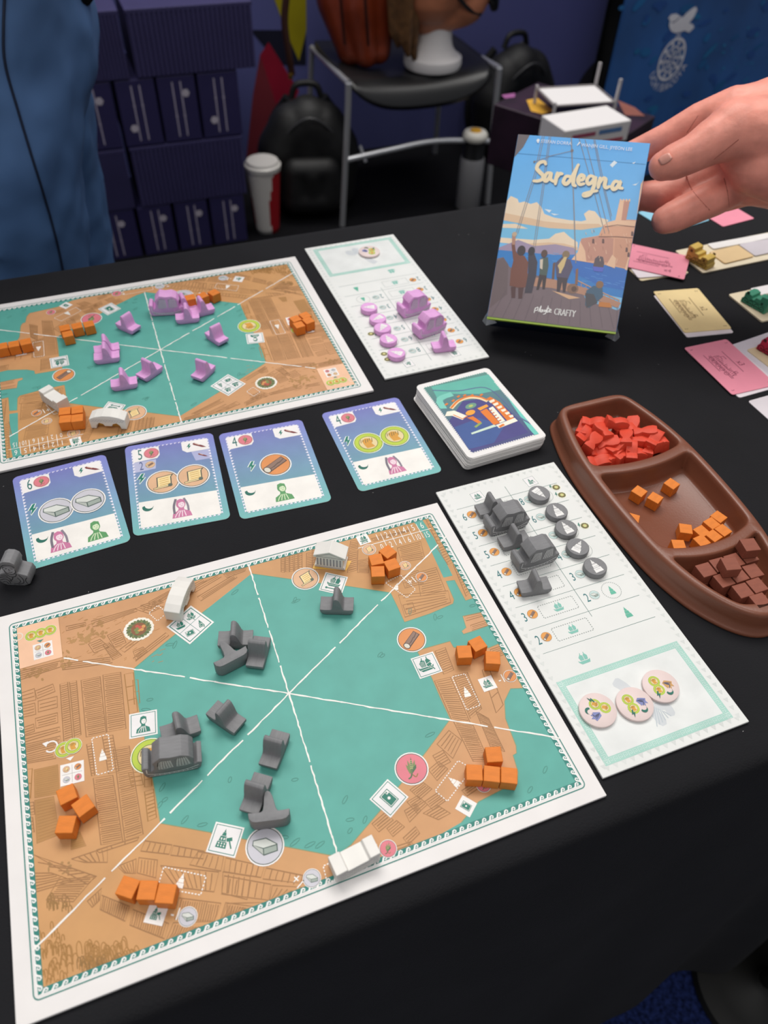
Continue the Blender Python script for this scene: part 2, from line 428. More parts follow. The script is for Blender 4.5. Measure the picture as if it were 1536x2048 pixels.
flesh('mask_beard', [[(hl(.115, -.035, .195), .012), (hl(.14, -.02, .185), .014), (hl(.155, 0, .165), .016), (hl(.158, 0, .15), .013)]], MATS['black_plastic'], mh, .004, 3)
hair = []
for i in range(11):
    f = -.10+.02*i; x = -.075-.03*sin(i*1.9)
    hair.append([(hl(x+.03, f, .36), .03), (hl(x-.01, f*1.05, .22), .026), (hl(x-.005, f, .09+.02*sin(i*2.3)), .018), (hl(x+.005, f, .055+.02*sin(i*2.3)), .008)])
flesh('wig', hair, mat('brown_hair', '#6A4828', .6, var=.45, vscale=40), mh, .005, 3)
lp = G(722, 132, -.75+SZ-.012)
lg = empty('leather_bag', (lp.x, lp.y, SZ-.004)); tag(lg, 'rust brown slouchy leather bag on the black seat', 'bag')
LEA = mat('rust_leather', '#7A2F16', .38, var=.25, vscale=12, bump=.3, bscale=30)
flesh('bag_body', [[(hl(-.03+.0*i, .0, .03), .038), (hl(-.07, .03, .14), .055), (hl(-.10, .05, .30), .055)],
                   [(hl(.015, -.02, .03), .036), (hl(-.01, 0, .14), .052), (hl(-.02, .03, .30), .056)],
                   [(hl(.05, .01, .03), .034), (hl(.045, .03, .14), .045), (hl(.04, .05, .30), .045)],
                   [(hl(-.04, 0, .028), .03), (hl(.05, 0, .028), .03)]], LEA, lg, .006, 5)
for i, x in enumerate((-.042, .022)):
    MB().tube(spline([hl(x-.02, -.055, .32), hl(x-.01, -.068, .18), hl(x, -.05, .06)], 5), .004).build('seam', mat('dark_leather', '#3A150A', .5), lg, smooth=True)
MB().tube(spline([hl(-.12, .02, .34), hl(-.175, -.02, .24), hl(-.205, -.03, .12), hl(-.20, -.03, .03), hl(-.195, -.02, -.03)], 6), [.010]*25).build('strap', mat('strap_leather', '#3E2218', .5), lg, smooth=True)
MB().box(hl(-.197, -.035, -.03), (.012, .006, .014)).build('buckle', mat('brass', '#C9A24A', .3, 1), lg, bevel=.001)

# ---- backpack, paper cup, bottle, bags
def backpack(name, loc, rz, sc, label):
    b = empty(name, loc, rz); tag(b, label, 'backpack'); m = mat('black_nylon', '#121213', .6, var=.25, vscale=20, bump=.6, bscale=40)
    flesh('main_body', [[((-.085*sc, 0, .07*sc), .075*sc), ((-.09*sc, .0, .2*sc), .085*sc), ((-.05*sc, 0, .27*sc), .08*sc)],
                        [((.085*sc, 0, .07*sc), .075*sc), ((.085*sc, .0, .2*sc), .085*sc), ((.05*sc, 0, .27*sc), .08*sc)],
                        [((0, 0, .06*sc), .08*sc), ((0, 0, .29*sc), .08*sc)], [((-.1*sc, 0, .03*sc), .03*sc), ((.1*sc, 0, .03*sc), .03*sc)]], m, b, .008, 8)
    flesh('front_pocket', [[((-.06*sc, -.09*sc, .07*sc), .045*sc), ((.06*sc, -.09*sc, .07*sc), .045*sc), ((.055*sc, -.09*sc, .17*sc), .04*sc), ((-.055*sc, -.09*sc, .17*sc), .04*sc), ((-.06*sc, -.09*sc, .07*sc), .045*sc)], [((0, -.09*sc, .06*sc), .04*sc), ((0, -.09*sc, .16*sc), .045*sc)]], m, b, .007, 6)
    MB().tube(spline([(-.05*sc, .03, .35*sc), (-.03*sc, .03, .39*sc), (.03*sc, .03, .39*sc), (.05*sc, .03, .35*sc)], 5), .009).build('handle', m, b, smooth=True)
    for s in (-1, 1):
        MB().tube(spline([(s*.06*sc, .07*sc, .34*sc), (s*.12*sc, .10*sc, .24*sc), (s*.13*sc, .09*sc, .1*sc), (s*.09*sc, .07*sc, .03*sc)], 5), .013).build('shoulder_strap', m, b, smooth=True)
    MB().tube(spline([(-.13*sc, -.05*sc, .22*sc), (0, -.085*sc, .33*sc), (.13*sc, -.05*sc, .22*sc)], 8), .004).build('zipper', mat('zip_grey', '#3A3A3C', .4), b, smooth=True)
    return b
bp = G(648, 452, -.75)
backpack('backpack', (bp.x, bp.y+.13, 0), radians(-12), .88, 'bulky black backpack on the floor left of the chrome chair')
zp = new('zip_pull', MB().tube([(.15, -.02, .19), (.165, -.04, .15)], .005).mesh('zip_pull', CHROME), bpy.data.objects['backpack'])
bq = PY(1040, 170, 2.42); backpack('backpack', (bq.x, 2.45, 0), radians(8), .92, 'black backpack against the navy wall behind the purple game box')
cp = G(536, 458, -.75); cu = empty('paper_cup', (cp.x, cp.y, 0)); tag(cu, 'white and red paper drinks cup with a lid on the floor', 'cup')
def cup_mesh():
    n, hs = 48, 14; vs = []; fs = []; mi = []
    for j in range(hs+1):
        z = .185*j/hs; r = .034+.014*j/hs
        vs += [(r*cos(2*pi*i/n), r*sin(2*pi*i/n), z) for i in range(n)]
    fa = math.atan2(-CFh.y, -CFh.x)-.25
    for j in range(hs):
        for i in range(n):
            d = (2*pi*(i+.5)/n-fa+pi) % (2*pi)-pi; t = (j+.5)/hs
            wd = .62+.75*abs(t-.35)**1.3
            fs.append((j*n+i, j*n+(i+1) % n, (j+1)*n+(i+1) % n, (j+1)*n+i)); mi.append(0 if abs(d) < wd or abs(d) > pi-wd*.7 else 1)
    fs.append(tuple(range(n))[::-1]); mi.append(0)
    return me_from('cup_wall', vs, fs, [mat('paper_white', '#DDD8D2', .6), mat('paper_red', '#A5141F', .55)], True, mi)
new('cup_wall', cup_mesh(), cu)
MB().lathe([(.0495, .180), (.051, .186), (.051, .194), (.046, .197), (.044, .204), (.03, .204), (.004, .203)], 40).build('lid', mat('lid_plastic', '#D8D4CF', .35), cu, smooth=True)
bt = G(934, 414, -.75); bo = empty('water_bottle', (bt.x, bt.y, 0)); tag(bo, 'brushed steel water bottle with black collar under the chair', 'bottle')
MB().lathe([(.034, 0), (.037, .004), (.037, .145), (.035, .158)], 36).build('bottle_body', mat('brushed_steel', '#A3A2A5', .4, .3), bo, smooth=True)
MB().lathe([(.035, .155), (.033, .162), (.031, .20), (.030, .21)], 36).build('collar', MATS['black_plastic'], bo, smooth=True)
MB().lathe([(.033, .208), (.037, .214), (.037, .224), (.032, .231), (.018, .233)], 36).build('lid', mat('lid_white', '#E4E0D6', .4), bo, smooth=True)
MB().lathe([(.017, .232), (.016, .236), (.002, .237)], 28).build('lid_button', mat('lid_yellow', '#D9A22A', .4), bo, smooth=True)

# ---- low pedestal, purple game box, white box, acrylic stand
gr = radians(30.6); gc = Vector((.967, 1.398, 0))
pd = MB().box((.03, -.02, .215), (.13, .2, .43)).build('display_plinth', mat('black_drape', '#0C0C0E', .9, var=.2, vscale=10), None, gc, gr-pi/2+pi/2, bevel=.01)
tag(pd, 'low black draped plinth under the purple game box', 'plinth')
gb = empty('game_box', (gc.x, gc.y, .43), gr); tag(gb, 'large dark purple game box with yellow splash, lying flat', 'box')
MB().box((0, 0, .06), (.175, .275, .12)).build('box_body', mat('purple_box', '#2A1626', .45, var=.5, vscale=14), gb, bevel=.002)
GF = Frame((gc.x, gc.y, .5502), (cos(gr), sin(gr), 0), (-sin(gr), cos(gr), 0)); a = Art()
for nm_, l, c_ in (('splash_print', [(1053, 200), (1075, 196), (1108, 222), (1085, 228), (1062, 222)], '#D9A53A'), ('title_print', [(1003, 190), (1030, 186), (1030, 194), (1010, 197)], '#9A5A8E'), ('corner_print', [(1235, 200), (1270, 215), (1290, 232), (1250, 230)], '#8A5448')):
    place(Art().poly(pts_of(GF, l), c_, 1).build(nm_, gb), GF.o, GF.ax, GF.ay)
def qinfo(q, z):
    P = [G(x, y, z-TZ) for x, y in q]; c = sum(P, Vector())/4; d = (P[1]-P[0])+(P[2]-P[3]); e = (P[3]-P[0])+(P[2]-P[1]); return c, math.atan2(d.y, d.x), d.length/2, e.length/2
c, an, w_, h_ = qinfo([(1082, 228), (1220, 212), (1257, 238), (1132, 265)], .588)
wx = empty('white_box', (c.x, c.y, .551), an); tag(wx, 'plain white box with red and blue lettering on its front', 'box')
MB().box((0, 0, .0185), (w_, h_, .037)).build('box_body', mat('white_board', '#E9E5E4', .5), wx, bevel=.002)
a = Art(); W2 = w_*500; a.rect(-W2*.3, 3, W2*.85, 9, '#B5455A', 0); a.rect(-W2*.75, 20, -W2*.05, 27, '#A8506A', 0); a.rect(W2*.05, 20, W2*.75, 28, '#5E86B8', 0)
pr = a.build('front_print', wx); pr.location = (0, -h_/2-.0004, .0); pr.rotation_euler = (pi/2, 0, 0)
c, an, w_, h_ = qinfo([(1082, 178), (1192, 174), (1222, 203), (1108, 213)], .578)
sd = empty('acrylic_stand', (c.x, c.y, .551), an); tag(sd, 'clear acrylic stand with white sheet and two upright posts', 'stand')
MB().box((0, 0, .027), (w_, h_, .003)).build('white_sheet', MATS['white_board'], sd)
hx, hy = w_/2+.004, h_/2+.004
MB().tube([(-hx, -hy, .028), (hx, -hy, .028), (hx, hy, .028), (-hx, hy, .028), (-hx, -hy, .028)], .0022).build('rim', mat('acrylic_grey', '#9A9494', .2), sd)
for s in ((-1, -1), (-1, 1), (1, -1), (1, 1)):
    hp_ = .034 if s[0] < 0 else .07
    MB().box((s[0]*hx, s[1]*hy, hp_/2), (.005, .005, hp_)).build('post', mat('acrylic_clear', '#C9C5C5', .15), sd)

# ---- black drape and blue banner
dx0 = PY(1200, 60, 2.56).x
vs, fs = [], []
for i in range(61):
    x = dx0+.55*i/60; y = 2.545+.018*sin(i*.9)
    vs += [(x, y, 0), (x, y, 2.3), (x, y+.004, 0), (x, y+.004, 2.3)]
for i in range(60):
    k = i*4; fs += [(k, k+4, k+5, k+1), (k+2, k+3, k+7, k+6), (k+1, k+5, k+7, k+3), (k, k+2, k+6, k+4)]
dr = new('pipe_drape', me_from('pipe_drape', vs, fs, MATS['black_drape'], True)); tag(dr, 'plain black curtain between navy wall and blue banner', 'curtain')
ba = radians(14); bA = WP(1234, 95, 2.15)
bn = empty('banner', (bA.x, bA.y, 0), ba); tag(bn, 'tall deep blue banner with a white dove emblem', 'banner')
MB().box((.7, .006, 1.0), (1.4, .01, 1.98)).build('banner_panel', mat('deep_blue_fabric', '#255899', .65, var=.35, vscale=3), bn)
MB().box((.7, .01, .012), (1.44, .16, .024)).build('banner_foot', MATS['black_iron'], bn, bevel=.004)
BF = Frame((bA.x, bA.y, 0), (cos(ba), sin(ba), 0), (0, 0, 1)); a = Art()
rr = random.Random(5)
for i in range(46):
    c = BF.px(rr.uniform(1240, 1560), rr.uniform(5, 230)); a.disc(c, rr.uniform(8, 34), rr.choice(['#1B5A92', '#1F66A0', '#224E92', '#1E6C9E']), 1, 9, rr.uniform(5, 14), rr.uniform(-.3, .6))
for i in range(30):
    c = BF.px(rr.uniform(1430, 1570), rr.uniform(50, 190)); a.disc(c, rr.uniform(2, 8), rr.choice(['#2A86B4', '#2A78AC']), 2, 7, rr.uniform(1, 4), .5)
Wc = '#E2E0E8'
bird = [(1336, 37), (1342, 29), (1352, 27), (1360, 32), (1365, 35), (1373, 26), (1385, 16), (1392, 13), (1394, 20), (1388, 33), (1378, 46), (1386, 49), (1388, 55), (1378, 65), (1368, 61), (1362, 64), (1350, 66), (1342, 62), (1338, 52), (1340, 40)]
bsplit = [('cloud_print', a)]; a = Art(); bsplit.append(('dove_print', a)); a.poly(pts_of(BF, bird), Wc, 4)
a.stroke(spline(pts_of(BF, [(1343, 45), (1350, 43), (1360, 34)]), 4), 3, '#2A3A66', 5)
a = Art(); bsplit.append(('emblem_print', a)); cc = BF.px(1343, 119); ring_r = 55
def ell(r, k=40): return [(cc[0]+r*cos(2*pi*i/k), cc[1]+r*sin(2*pi*i/k)) for i in range(k)]
a.stroke(ell(ring_r), 7, Wc, 4, True); a.stroke(ell(ring_r*.62), 4.5, Wc, 4, True)
for i in range(10):
    an = 2*pi*i/10; a.disc((cc[0]+ring_r*.81*cos(an), cc[1]+ring_r*.81*sin(an)), 6, Wc, 4, 8)
for i in range(8):
    an = 2*pi*i/8; a.stroke([(cc[0]+5*cos(an), cc[1]+5*sin(an)), (cc[0]+ring_r*.5*cos(an+.15), cc[1]+ring_r*.5*sin(an+.15))], [2, 9], Wc, 4)
a.stroke([(cc[0]-9, cc[1]+52), (cc[0]-6, cc[1]+66), (cc[0]+6, cc[1]+66), (cc[0]+9, cc[1]+52)], 4, Wc, 4)
a = Art(); bsplit.append(('lettering', a)); word = 'UCHIBACOYA'
for i, ch in enumerate(word):
    an = radians(-155+131*i/(len(word)-1)); R_ = ring_r*1.42
    a.text(ch, (cc[0]+R_*cos(an), cc[1]+R_*sin(an)), 32, Wc, 4, an+pi/2, .85)
for nm_, a in bsplit:
    po = place(a.build(nm_, bn, m=M_CLOTHPRINT), BF.o+Vector((sin(ba), -cos(ba), 0))*.0004, BF.ax, BF.ay)
    if nm_ == 'cloud_print': po['kind'] = 'stuff'
# ================================================================== people
SKIN = mat('skin', '#EE9C8A', .45, var=.14, vscale=60, bump=.16, bscale=220, spec=.35, sss=.12)
def bolt_cloth(name, col): return mat(name, col, .55, var=.10, vscale=9, bump=.5, bscale=12, spec=.3)
# ---- standing person behind the table, hip and thigh in view
ps = empty('person', (-.10, 1.02, 0)); tag(ps, 'person in blue trousers and a black top standing behind the table', 'person')
def fingers(w, d, side, up, s=1.0):                # a relaxed hand: palm, four fingers, thumb
    w, d, side, up = Vector(w), Vector(d).normalized(), Vector(side).normalized(), Vector(up).normalized(); out = []
    for k, l in ((-1.5, .062), (-.5, .072), (.5, .076), (1.5, .068)):
        b = w+d*.085*s+side*k*.019*s
        out.append([(w+side*k*.010*s, .020*s), (b, .0125*s), (b+d*l*.45*s-up*.008, .0095*s), (b+d*l*.8*s-up*.022, .0085*s), (b+d*l*s*.95-up*.034, .0075*s)])
    out.append([(w+side*.018*s, .018*s), (w+d*.035*s+side*.045*s, .013*s), (w+d*.065*s+side*.058*s-up*.01, .0105*s), (w+d*.09*s+side*.058*s-up*.02, .0085*s)])
    return out
def face(c, f, r):                                  # nose, brow, chin, ears added to a head
    c, f = Vector(c), Vector(f).normalized(); s = Vector((-f.y, f.x, 0)); z = Vector((0, 0, 1))
    return [[(c+f*r*.86+z*.012, .012), (c+f*r*1.12-z*.018, .014)], [(c+f*r*.72-z*.075, .034), (c-z*.04, .06)], [(c+f*r*.8+z*.035-s*.03, .014), (c+f*r*.8+z*.035+s*.03, .014)]] + [[(c+s*k*r*.98+z*.015, .012), (c+s*k*r*.98-z*.02, .011)] for k in (-1, 1)]
def eyes(parent, c, f, r, off=Vector((0, 0, 0))):
    c, f = Vector(c)-off, Vector(f).normalized(); s = Vector((-f.y, f.x, 0))
    for k in (-1, 1):
        mb = MB(); sphere(mb, c+f*r*.84+s*k*.032+Vector((0, 0, .012)), .0125, 8); mb.build('eye', mat('eye_white', '#D8D2CC', .3), parent, smooth=True)
        mb = MB(); sphere(mb, c+f*(r*.84+.0085)+s*k*.032+Vector((0, 0, .012)), .0055, 6); mb.build('iris', mat('iris_brown', '#2A1A12', .2), parent, smooth=True)
    MB().tube([c+f*r*.93+s*-.022-Vector((0, 0, .05)), c+f*r*1.0-Vector((0, 0, .052)), c+f*r*.93+s*.022-Vector((0, 0, .05))], .004, 8).build('lips', mat('lip_skin', '#B5645A', .5), parent, smooth=True)
eyes(ps, (.035, .01, 1.65), (1, -.3, 0), .09)
flesh('body', fingers((.18, -.17, 1.10), (1, .1, -.15), (0, 1, .3), (0, 0, 1))+fingers((.2, .18, 1.10), (1, -.1, -.15), (0, -1, .3), (0, 0, 1))+face((.035, .01, 1.65), (1, -.3, 0), .09)+[[((0, 0, .95), .11), ((0, 0, 1.15), .12), ((0, .02, 1.36), .13), ((.01, .02, 1.47), .06), ((.02, .02, 1.55), .055), ((.035, .01, 1.64), .09), ((.03, .02, 1.70), .088)],
               [((.0, -.16, 1.42), .055), ((-.10, -.2, 1.15), .043), ((.10, -.2, 1.08), .032), ((.18, -.17, 1.10), .03)],
               [((.0, .19, 1.42), .055), ((-.08, .24, 1.15), .043), ((.12, .22, 1.08), .032), ((.2, .18, 1.10), .03)],
               [((.02, .03, .92), .09), ((.02, .10, .5), .05), ((.0, .12, .1), .045), ((.12, .12, .04), .04)],
               [((0, -.05, .92), .09), ((-.02, -.09, .5), .05), ((-.04, -.09, .1), .045), ((.08, -.09, .04), .04)]], SKIN, ps, .006, 5)
TROU = bolt_cloth('blue_trousers', '#587CAE')
flesh('trousers', [[((.02, -.02, .98), .135), ((.02, -.02, .88), .142)], [((.02, .05, .98), .13), ((.03, .07, .8), .11), ((.02, .10, .5), .095), ((0, .12, .12), .085)],
                   [((.015, -.05, .93), .132), ((.002, -.075, .80), .118), ((-.018, -.085, .66), .108), ((-.035, -.09, .5), .10), ((-.05, -.09, .10), .09)]], TROU, ps, .008, 10)
tr = bpy.data.objects['trousers']
tx = bpy.data.textures.new('fold_noise', 'CLOUDS'); tx.noise_scale = .09
dm = tr.modifiers.new('folds', 'DISPLACE'); dm.texture = tx; dm.strength = .02; dm.mid_level = .5; dm.texture_coords = 'LOCAL'
sp = [(10, -40), (6, 60), (10, 130), (35, 220), (62, 310), (90, 400), (112, 480), (126, 545)]
bpy.context.view_layer.update()
evl = tr.evaluated_get(bpy.context.evaluated_depsgraph_get())
def on_leg(x, y):                                    # point of the trouser surface under a pixel
    hit, loc, nor, _ = evl.ray_cast(CAM-ps.location, ray(x, y).normalized())
    return (loc+nor*.0005) if hit else None
sl = [q for q in (on_leg(*p) for p in spline([Vector(q) for q in sp], 5)) if q]
if len(sl) > 2: MB().tube(sl, .0014, 6).build('side_seam', mat('seam_navy', '#16233D', .7), tr, smooth=True)
BLK = bolt_cloth('black_jersey', '#111113')
flesh('black_top', [[((0, .03, 1.42), .15), ((0, .0, 1.2), .145), ((.01, 0, 1.02), .152)], [((.08, -.04, 1.02), .085), ((.125, -.05, .945), .04), ((.142, -.055, .905), .022)], [((0, -.13, 1.40), .08), ((-.06, -.18, 1.25), .065)], [((0, .16, 1.40), .08), ((-.05, .22, 1.25), .065)]], BLK, ps, .012, 6)
flesh('hair', [[((.0, .02, 1.70), .095), ((-.03, .02, 1.66), .085)]], mat('dark_hair', '#1E1612', .6), ps, .01, 3)

# ---- second person, right of the photographer, reaching in with the right hand
H = lambda x, y, t: tuple(WP(x, y, t))
pr_ = empty('person', (0, 0, 0)); tag(pr_, 'person reaching in with a bare right hand that holds up the blue box', 'person')
chains = [
 # thumb: base of the palm, knuckle, tip against the side of the box
 [(H(1560, 268, .585), .030), (H(1470, 262, .578), .0225), (H(1425, 283, .577), .0170), (H(1388, 306, .579), .0142), (H(1348, 324, .584), .0134), (H(1326, 332, .588), .0112)],
 # index finger behind the box
 [(H(1540, 225, .605), .026), (H(1470, 215, .605), .0160), (H(1400, 238, .618), .0130), (H(1330, 278, .632), .0120), (H(1265, 308, .646), .0108), (H(1235, 322, .650), .0095)],
 # middle finger
 [(H(1560, 300, .620), .024), (H(1475, 325, .622), .0170), (H(1395, 368, .632), .0150), (H(1325, 393, .641), .0142), (H(1275, 392, .646), .0112), (H(1240, 390, .648), .0098)],
 # ring finger
 [(H(1560, 345, .625), .023), (H(1480, 362, .622), .0170), (H(1430, 396, .620), .0142), (H(1380, 418, .619), .0132), (H(1346, 434, .620), .0126), (H(1330, 440, .621), .0112)],
 # little finger, tucked under
 [(H(1580, 372, .640), .021), (H(1500, 378, .642), .0132), (H(1452, 398, .652), .0108), (H(1400, 405, .660), .0100), (H(1370, 408, .664), .0088)],
 # palm and back of the hand
 [(H(1470, 250, .600), .020), (H(1560, 250, .600), .030), (H(1660, 280, .600), .034)],
 [(H(1490, 320, .612), .022), (H(1570, 330, .612), .028), (H(1660, 300, .606), .030)],
 [(H(1500, 360, .620), .020), (H(1580, 350, .618), .026), (H(1660, 310, .61), .03)],
 [(H(1470, 285, .590), .017), (H(1520, 330, .592), .023), (H(1580, 340, .597), .027), (H(1660, 300, .604), .030)],
]
wr = Vector(H(1680, 290, .605)); el = Vector((.80, .30, .96)); sh = Vector((.93, .06, 1.22))
chains += [[(wr, .031), (wr.lerp(el, .4), .040), (el, .043), (sh, .055)]]
tor = Vector((.96, -.12, 0))
chains += [[(sh, .055), (tor+Vector((0, .02, 1.22)), .11)], [(tor+Vector((0, 0, .95)), .13), (tor+Vector((0, 0, 1.25)), .13), (tor+Vector((-.01, .02, 1.36)), .06), (tor+Vector((-.02, .04, 1.45)), .055), (tor+Vector((-.03, .06, 1.55)), .09), (tor+Vector((-.03, .05, 1.61)), .088)],
           [(tor+Vector((.05, -.17, 1.22)), .055), (tor+Vector((.08, -.22, .98)), .043), (tor+Vector((.05, -.15, .78)), .032)],
           [(tor+Vector((.0, .07, .9)), .11), (tor+Vector((.0, .07, .5)), .07), (tor+Vector((0, .07, .1)), .045), (tor+Vector((-.08, .10, .04)), .04)],
           [(tor+Vector((.0, -.09, .9)), .11), (tor+Vector((.0, -.09, .5)), .07), (tor+Vector((0, -.09, .1)), .045), (tor+Vector((-.08, -.06, .04)), .04)]]
chains += fingers(tor+Vector((.05, -.15, .78)), (-.1, .1, -1), (-1, .2, 0), (0, -1, 0))+face(tor+Vector((-.03, .06, 1.56)), (-.6, .8, 0), .09)
eyes(pr_, tor+Vector((-.03, .06, 1.56)), (-.6, .8, 0), .09)
flesh('body', chains, SKIN, pr_, .0022, 4)
GRY = bolt_cloth('grey_shirt', '#4A4D55')
flesh('shirt', [[(tor+Vector((0, 0, .92)), .145), (tor+Vector((0, .0, 1.24)), .148)], [(tor+Vector((0, .03, 1.24)), .12), (sh, .07), (sh.lerp(el, .6), .062)], [(tor+Vector((.04, -.1, 1.24)), .10), (tor+Vector((.07, -.2, 1.08)), .06)]], GRY, pr_, .012, 5)
flesh('trousers', [[(tor+Vector((.0, .0, .92)), .13), (tor+Vector((.0, .0, .84)), .13)], [(tor+Vector((.0, .07, .88)), .12), (tor+Vector((.0, .07, .5)), .09), (tor+Vector((0, .07, .1)), .075)], [(tor+Vector((.0, -.09, .88)), .12), (tor+Vector((.0, -.09, .5)), .09), (tor+Vector((0, -.09, .1)), .075)]], BLK, pr_, .012, 5)
flesh('hair', [[(tor+Vector((-.02, .04, 1.63)), .095), (tor+Vector((.01, .03, 1.58)), .09)]], MATS['dark_hair'], pr_, .01, 3)
# thumb nail and the deep skin creases, laid on the surface
bpy.context.view_layer.update()
hnd = [o for o in pr_.children if o.name.startswith('body')][0]
evh = hnd.evaluated_get(bpy.context.evaluated_depsgraph_get())
def on_hand(x, y, lift=0.0):
    hit, loc, nor, _ = evh.ray_cast(CAM, ray(x, y).normalized())
    return loc+nor*lift if hit else None
nv, nf, ok = [], [], True
ca_, sa_ = cos(radians(32)), sin(radians(32))
for j in range(6):
    for i in range(7):
        u, v = -1+2*i/6, -1+2*j/5; k = math.sqrt(max(.12, 1-.55*u*u)); x, y = u*13, v*9*k
        q = on_hand(1331-x*ca_-y*sa_, 318+x*sa_-y*ca_, .0005-.0004*v*v); ok = ok and q is not None; nv.append(q)
if ok:
    for j in range(5):
        for i in range(6): nf.append((j*7+i, j*7+i+1, (j+1)*7+i+1, (j+1)*7+i))
    nl = new('thumb_nail', me_from('thumb_nail', nv, nf, mat('nail', '#E3A192', .3, spec=.5), True), pr_)
    sf = nl.modifiers.new('thick', 'SOLIDIFY'); sf.thickness = .0007; sf.offset = 0
for pts, wd in (([(1425, 321), (1448, 303), (1482, 275)], 1.0), ([(1372, 350), (1380, 372), (1392, 390), (1424, 426)], 1.0), ([(1447, 352), (1455, 385), (1459, 420)], .9), ([(1398, 228), (1384, 250), (1372, 268)], .7)):
    q = [v for v in (on_hand(p[0], p[1], -.0005*wd) for p in spline([Vector(p) for p in pts], 6)) if v]
    if len(q) > 3: MB().tube(q, [.0002]+[.0007*wd]*(len(q)-2)+[.0002], 6).build('skin_crease', mat('crease_skin', '#BC6A5B', .6), pr_, smooth=True)
# ================================================================== printed icons (unit: about 10 across)
TEAL, TEAL2, WHT, LAND, LINE, WATER = '#2A7A69', '#2F8076', '#EFEBE8', '#CF9A6E', '#A0744A', '#5AA79B'
def ic_ship(col=TEAL, lite=False):
    a = Art()
    a.poly([(-4.3, -2.2), (-4.6, -.6), (-3.6, -1.5), (3.2, -1.5), (4.4, -.8), (3.4, -3.6), (-2.8, -3.8)], col)
    a.poly([(-2.6, -1.0), (-3.0, 1.6), (-1.4, 3.4), (.4, 2.6), (.2, -1.0)], col)
    a.poly([(.6, -1.0), (.9, 2.8), (2.2, 3.8), (3.6, 1.8), (3.0, -1.0)], col)
    a.stroke([(-1, 3), (-.6, 4.6)], .5, col); a.stroke([(2, 3), (2.2, 4.8)], .5, col)
    if not lite:
        for i in range(4): a.stroke([(-2.6, -.4+i*.8), (-.1, -.4+i*.8)], .22, WHT, 1)
        a.stroke([(-3.8, -2.6), (3.4, -2.5)], .25, WHT, 1)
    return a
def ic_hammer(col=TEAL):
    a = Art(); a.quad((-.3, .8), 3.6, 2.4, .35, WHT, 1); a.quad((-.3, .8), 3.0, 1.8, .35, col, 2)
    a.stroke([(0, 0), (2.0, -3.6)], 1.2, WHT, 1); a.stroke([(0, 0), (1.9, -3.4)], .7, col, 2); return a
def ic_tower(col=TEAL, lite=False):
    a = Art()
    a.poly([(-2.6, -4.2), (2.6, -4.2), (2.3, -1.2), (-2.3, -1.2)], col); a.poly([(-1.9, -1.0), (1.9, -1.0), (1.5, 1.4), (-1.5, 1.4)], col)
    a.poly([(-1.1, 1.6), (1.1, 1.6), (.7, 3.2), (-.7, 3.2)], col); a.poly([(-.5, 3.3), (.5, 3.3), (0, 5)], col)
    if not lite:
        for i in range(3):
            for j in range(2): a.rect(-1.7+i*1.4, -3.6+j*1.2, -1.1+i*1.4, -2.9+j*1.2, WHT, 1)
        for i in range(2): a.rect(-1.0+i*1.3, -.4, -.4+i*1.3, .6, WHT, 1)
    return a
def ic_bust(c1=TEAL, c2=WHT):
    a = Art()
    a.poly([(-3.6, -4.6), (-3.2, -2.4), (-1.2, -1.0), (-.9, .4), (.9, .4), (1.0, -1.0), (3.0, -2.2), (3.5, -4.6)], c1)
    a.disc((0, 1.9), 1.7, c1, 0, 14, 2.2)
    a.disc((.2, 1.6), 1.15, c2, 1, 12, 1.5); a.poly([(-1.6, 2.3), (-1.3, 4.0), (0, 4.6), (1.5, 3.9), (1.6, 2.6), (.6, 3.0)], c1, 2)
    for i in range(4): a.stroke(spline([(-2.6+i*1.3, -4.3), (-1.9+i*1.0, -2.8), (-.7+i*.5, -1.3)], 3), .32, c2, 1)
    for x in (-.25, .7): a.rect(x-.2, 1.8, x+.2, 2.0, c1, 2)
    a.stroke([(.0, .9), (.6, .95)], .18, c1, 2)
    return a
def ic_card(col=TEAL):
    a = Art(); a.rect(-4, -2.9, 4, 2.9, col); a.rect(-3.6, -2.5, 3.6, 2.5, WHT, 1); a.rect(-3.3, -2.2, 3.3, 2.2, col, 2); a.disc((0, 0), .8, WHT, 3, 12)
    a.rect(-3.3, .6, -1.9, 2.2, WHT, 3); a.rect(-3.2, .8, -2.4, 1.5, col, 4); return a
def ic_arrow(col=TEAL): return Art().stroke([(-4, 0), (3, 0)], .8, col).poly([(2.4, 1.4), (4.6, 0), (2.4, -1.4)], col).disc((-4, 0), .9, col)
def ic_log():
    a = Art(); a.quad((0, 0), 9.4, 3.6, .55, '#4A3A34'); a.quad((0, .1), 8.8, 3.0, .55, '#8E7264', 1)
    for i in range(4): a.quad((-1.2+i*1.3, -1.2+i*.9), 3.2, .35, .55+.2*(i % 2), '#5D4A42', 2)
    a.disc((-3.7, -2.3), 1.5, '#4A3A34', 2, 12, 1.9, .5); a.disc((-3.7, -2.3), 1.15, '#D9D3C4', 3, 12, 1.5, .5); return a
def ic_scroll():
    a = Art(); a.poly([(-3.4, -3.4), (-2.4, -2.2), (-2.2, 2.8), (4.4, 3.6), (3.4, 2.2), (3.2, -2.4), (1.8, -3.2)], '#3F4A44'); a.poly([(-3.0, -3.1), (-2.0, -2.2), (-1.8, 2.5), (3.6, 3.2), (3.0, 2.2), (2.8, -2.3), (1.6, -2.9)], '#F2D9A0', 1)
    for i in range(4): a.stroke([(-1.2, 1.6-i*1.1), (2.4, 2.0-i*1.1)], .28, '#C99A3E', 2)
    a.stroke([(-3.8, -3.2), (2.6, -2.5)], .9, '#3F4A44', 2); a.stroke([(-3.6, -3.2), (2.4, -2.55)], .5, '#F2D9A0', 3); a.disc((2.6, -2.3), .9, '#5B665C', 3, 10); return a
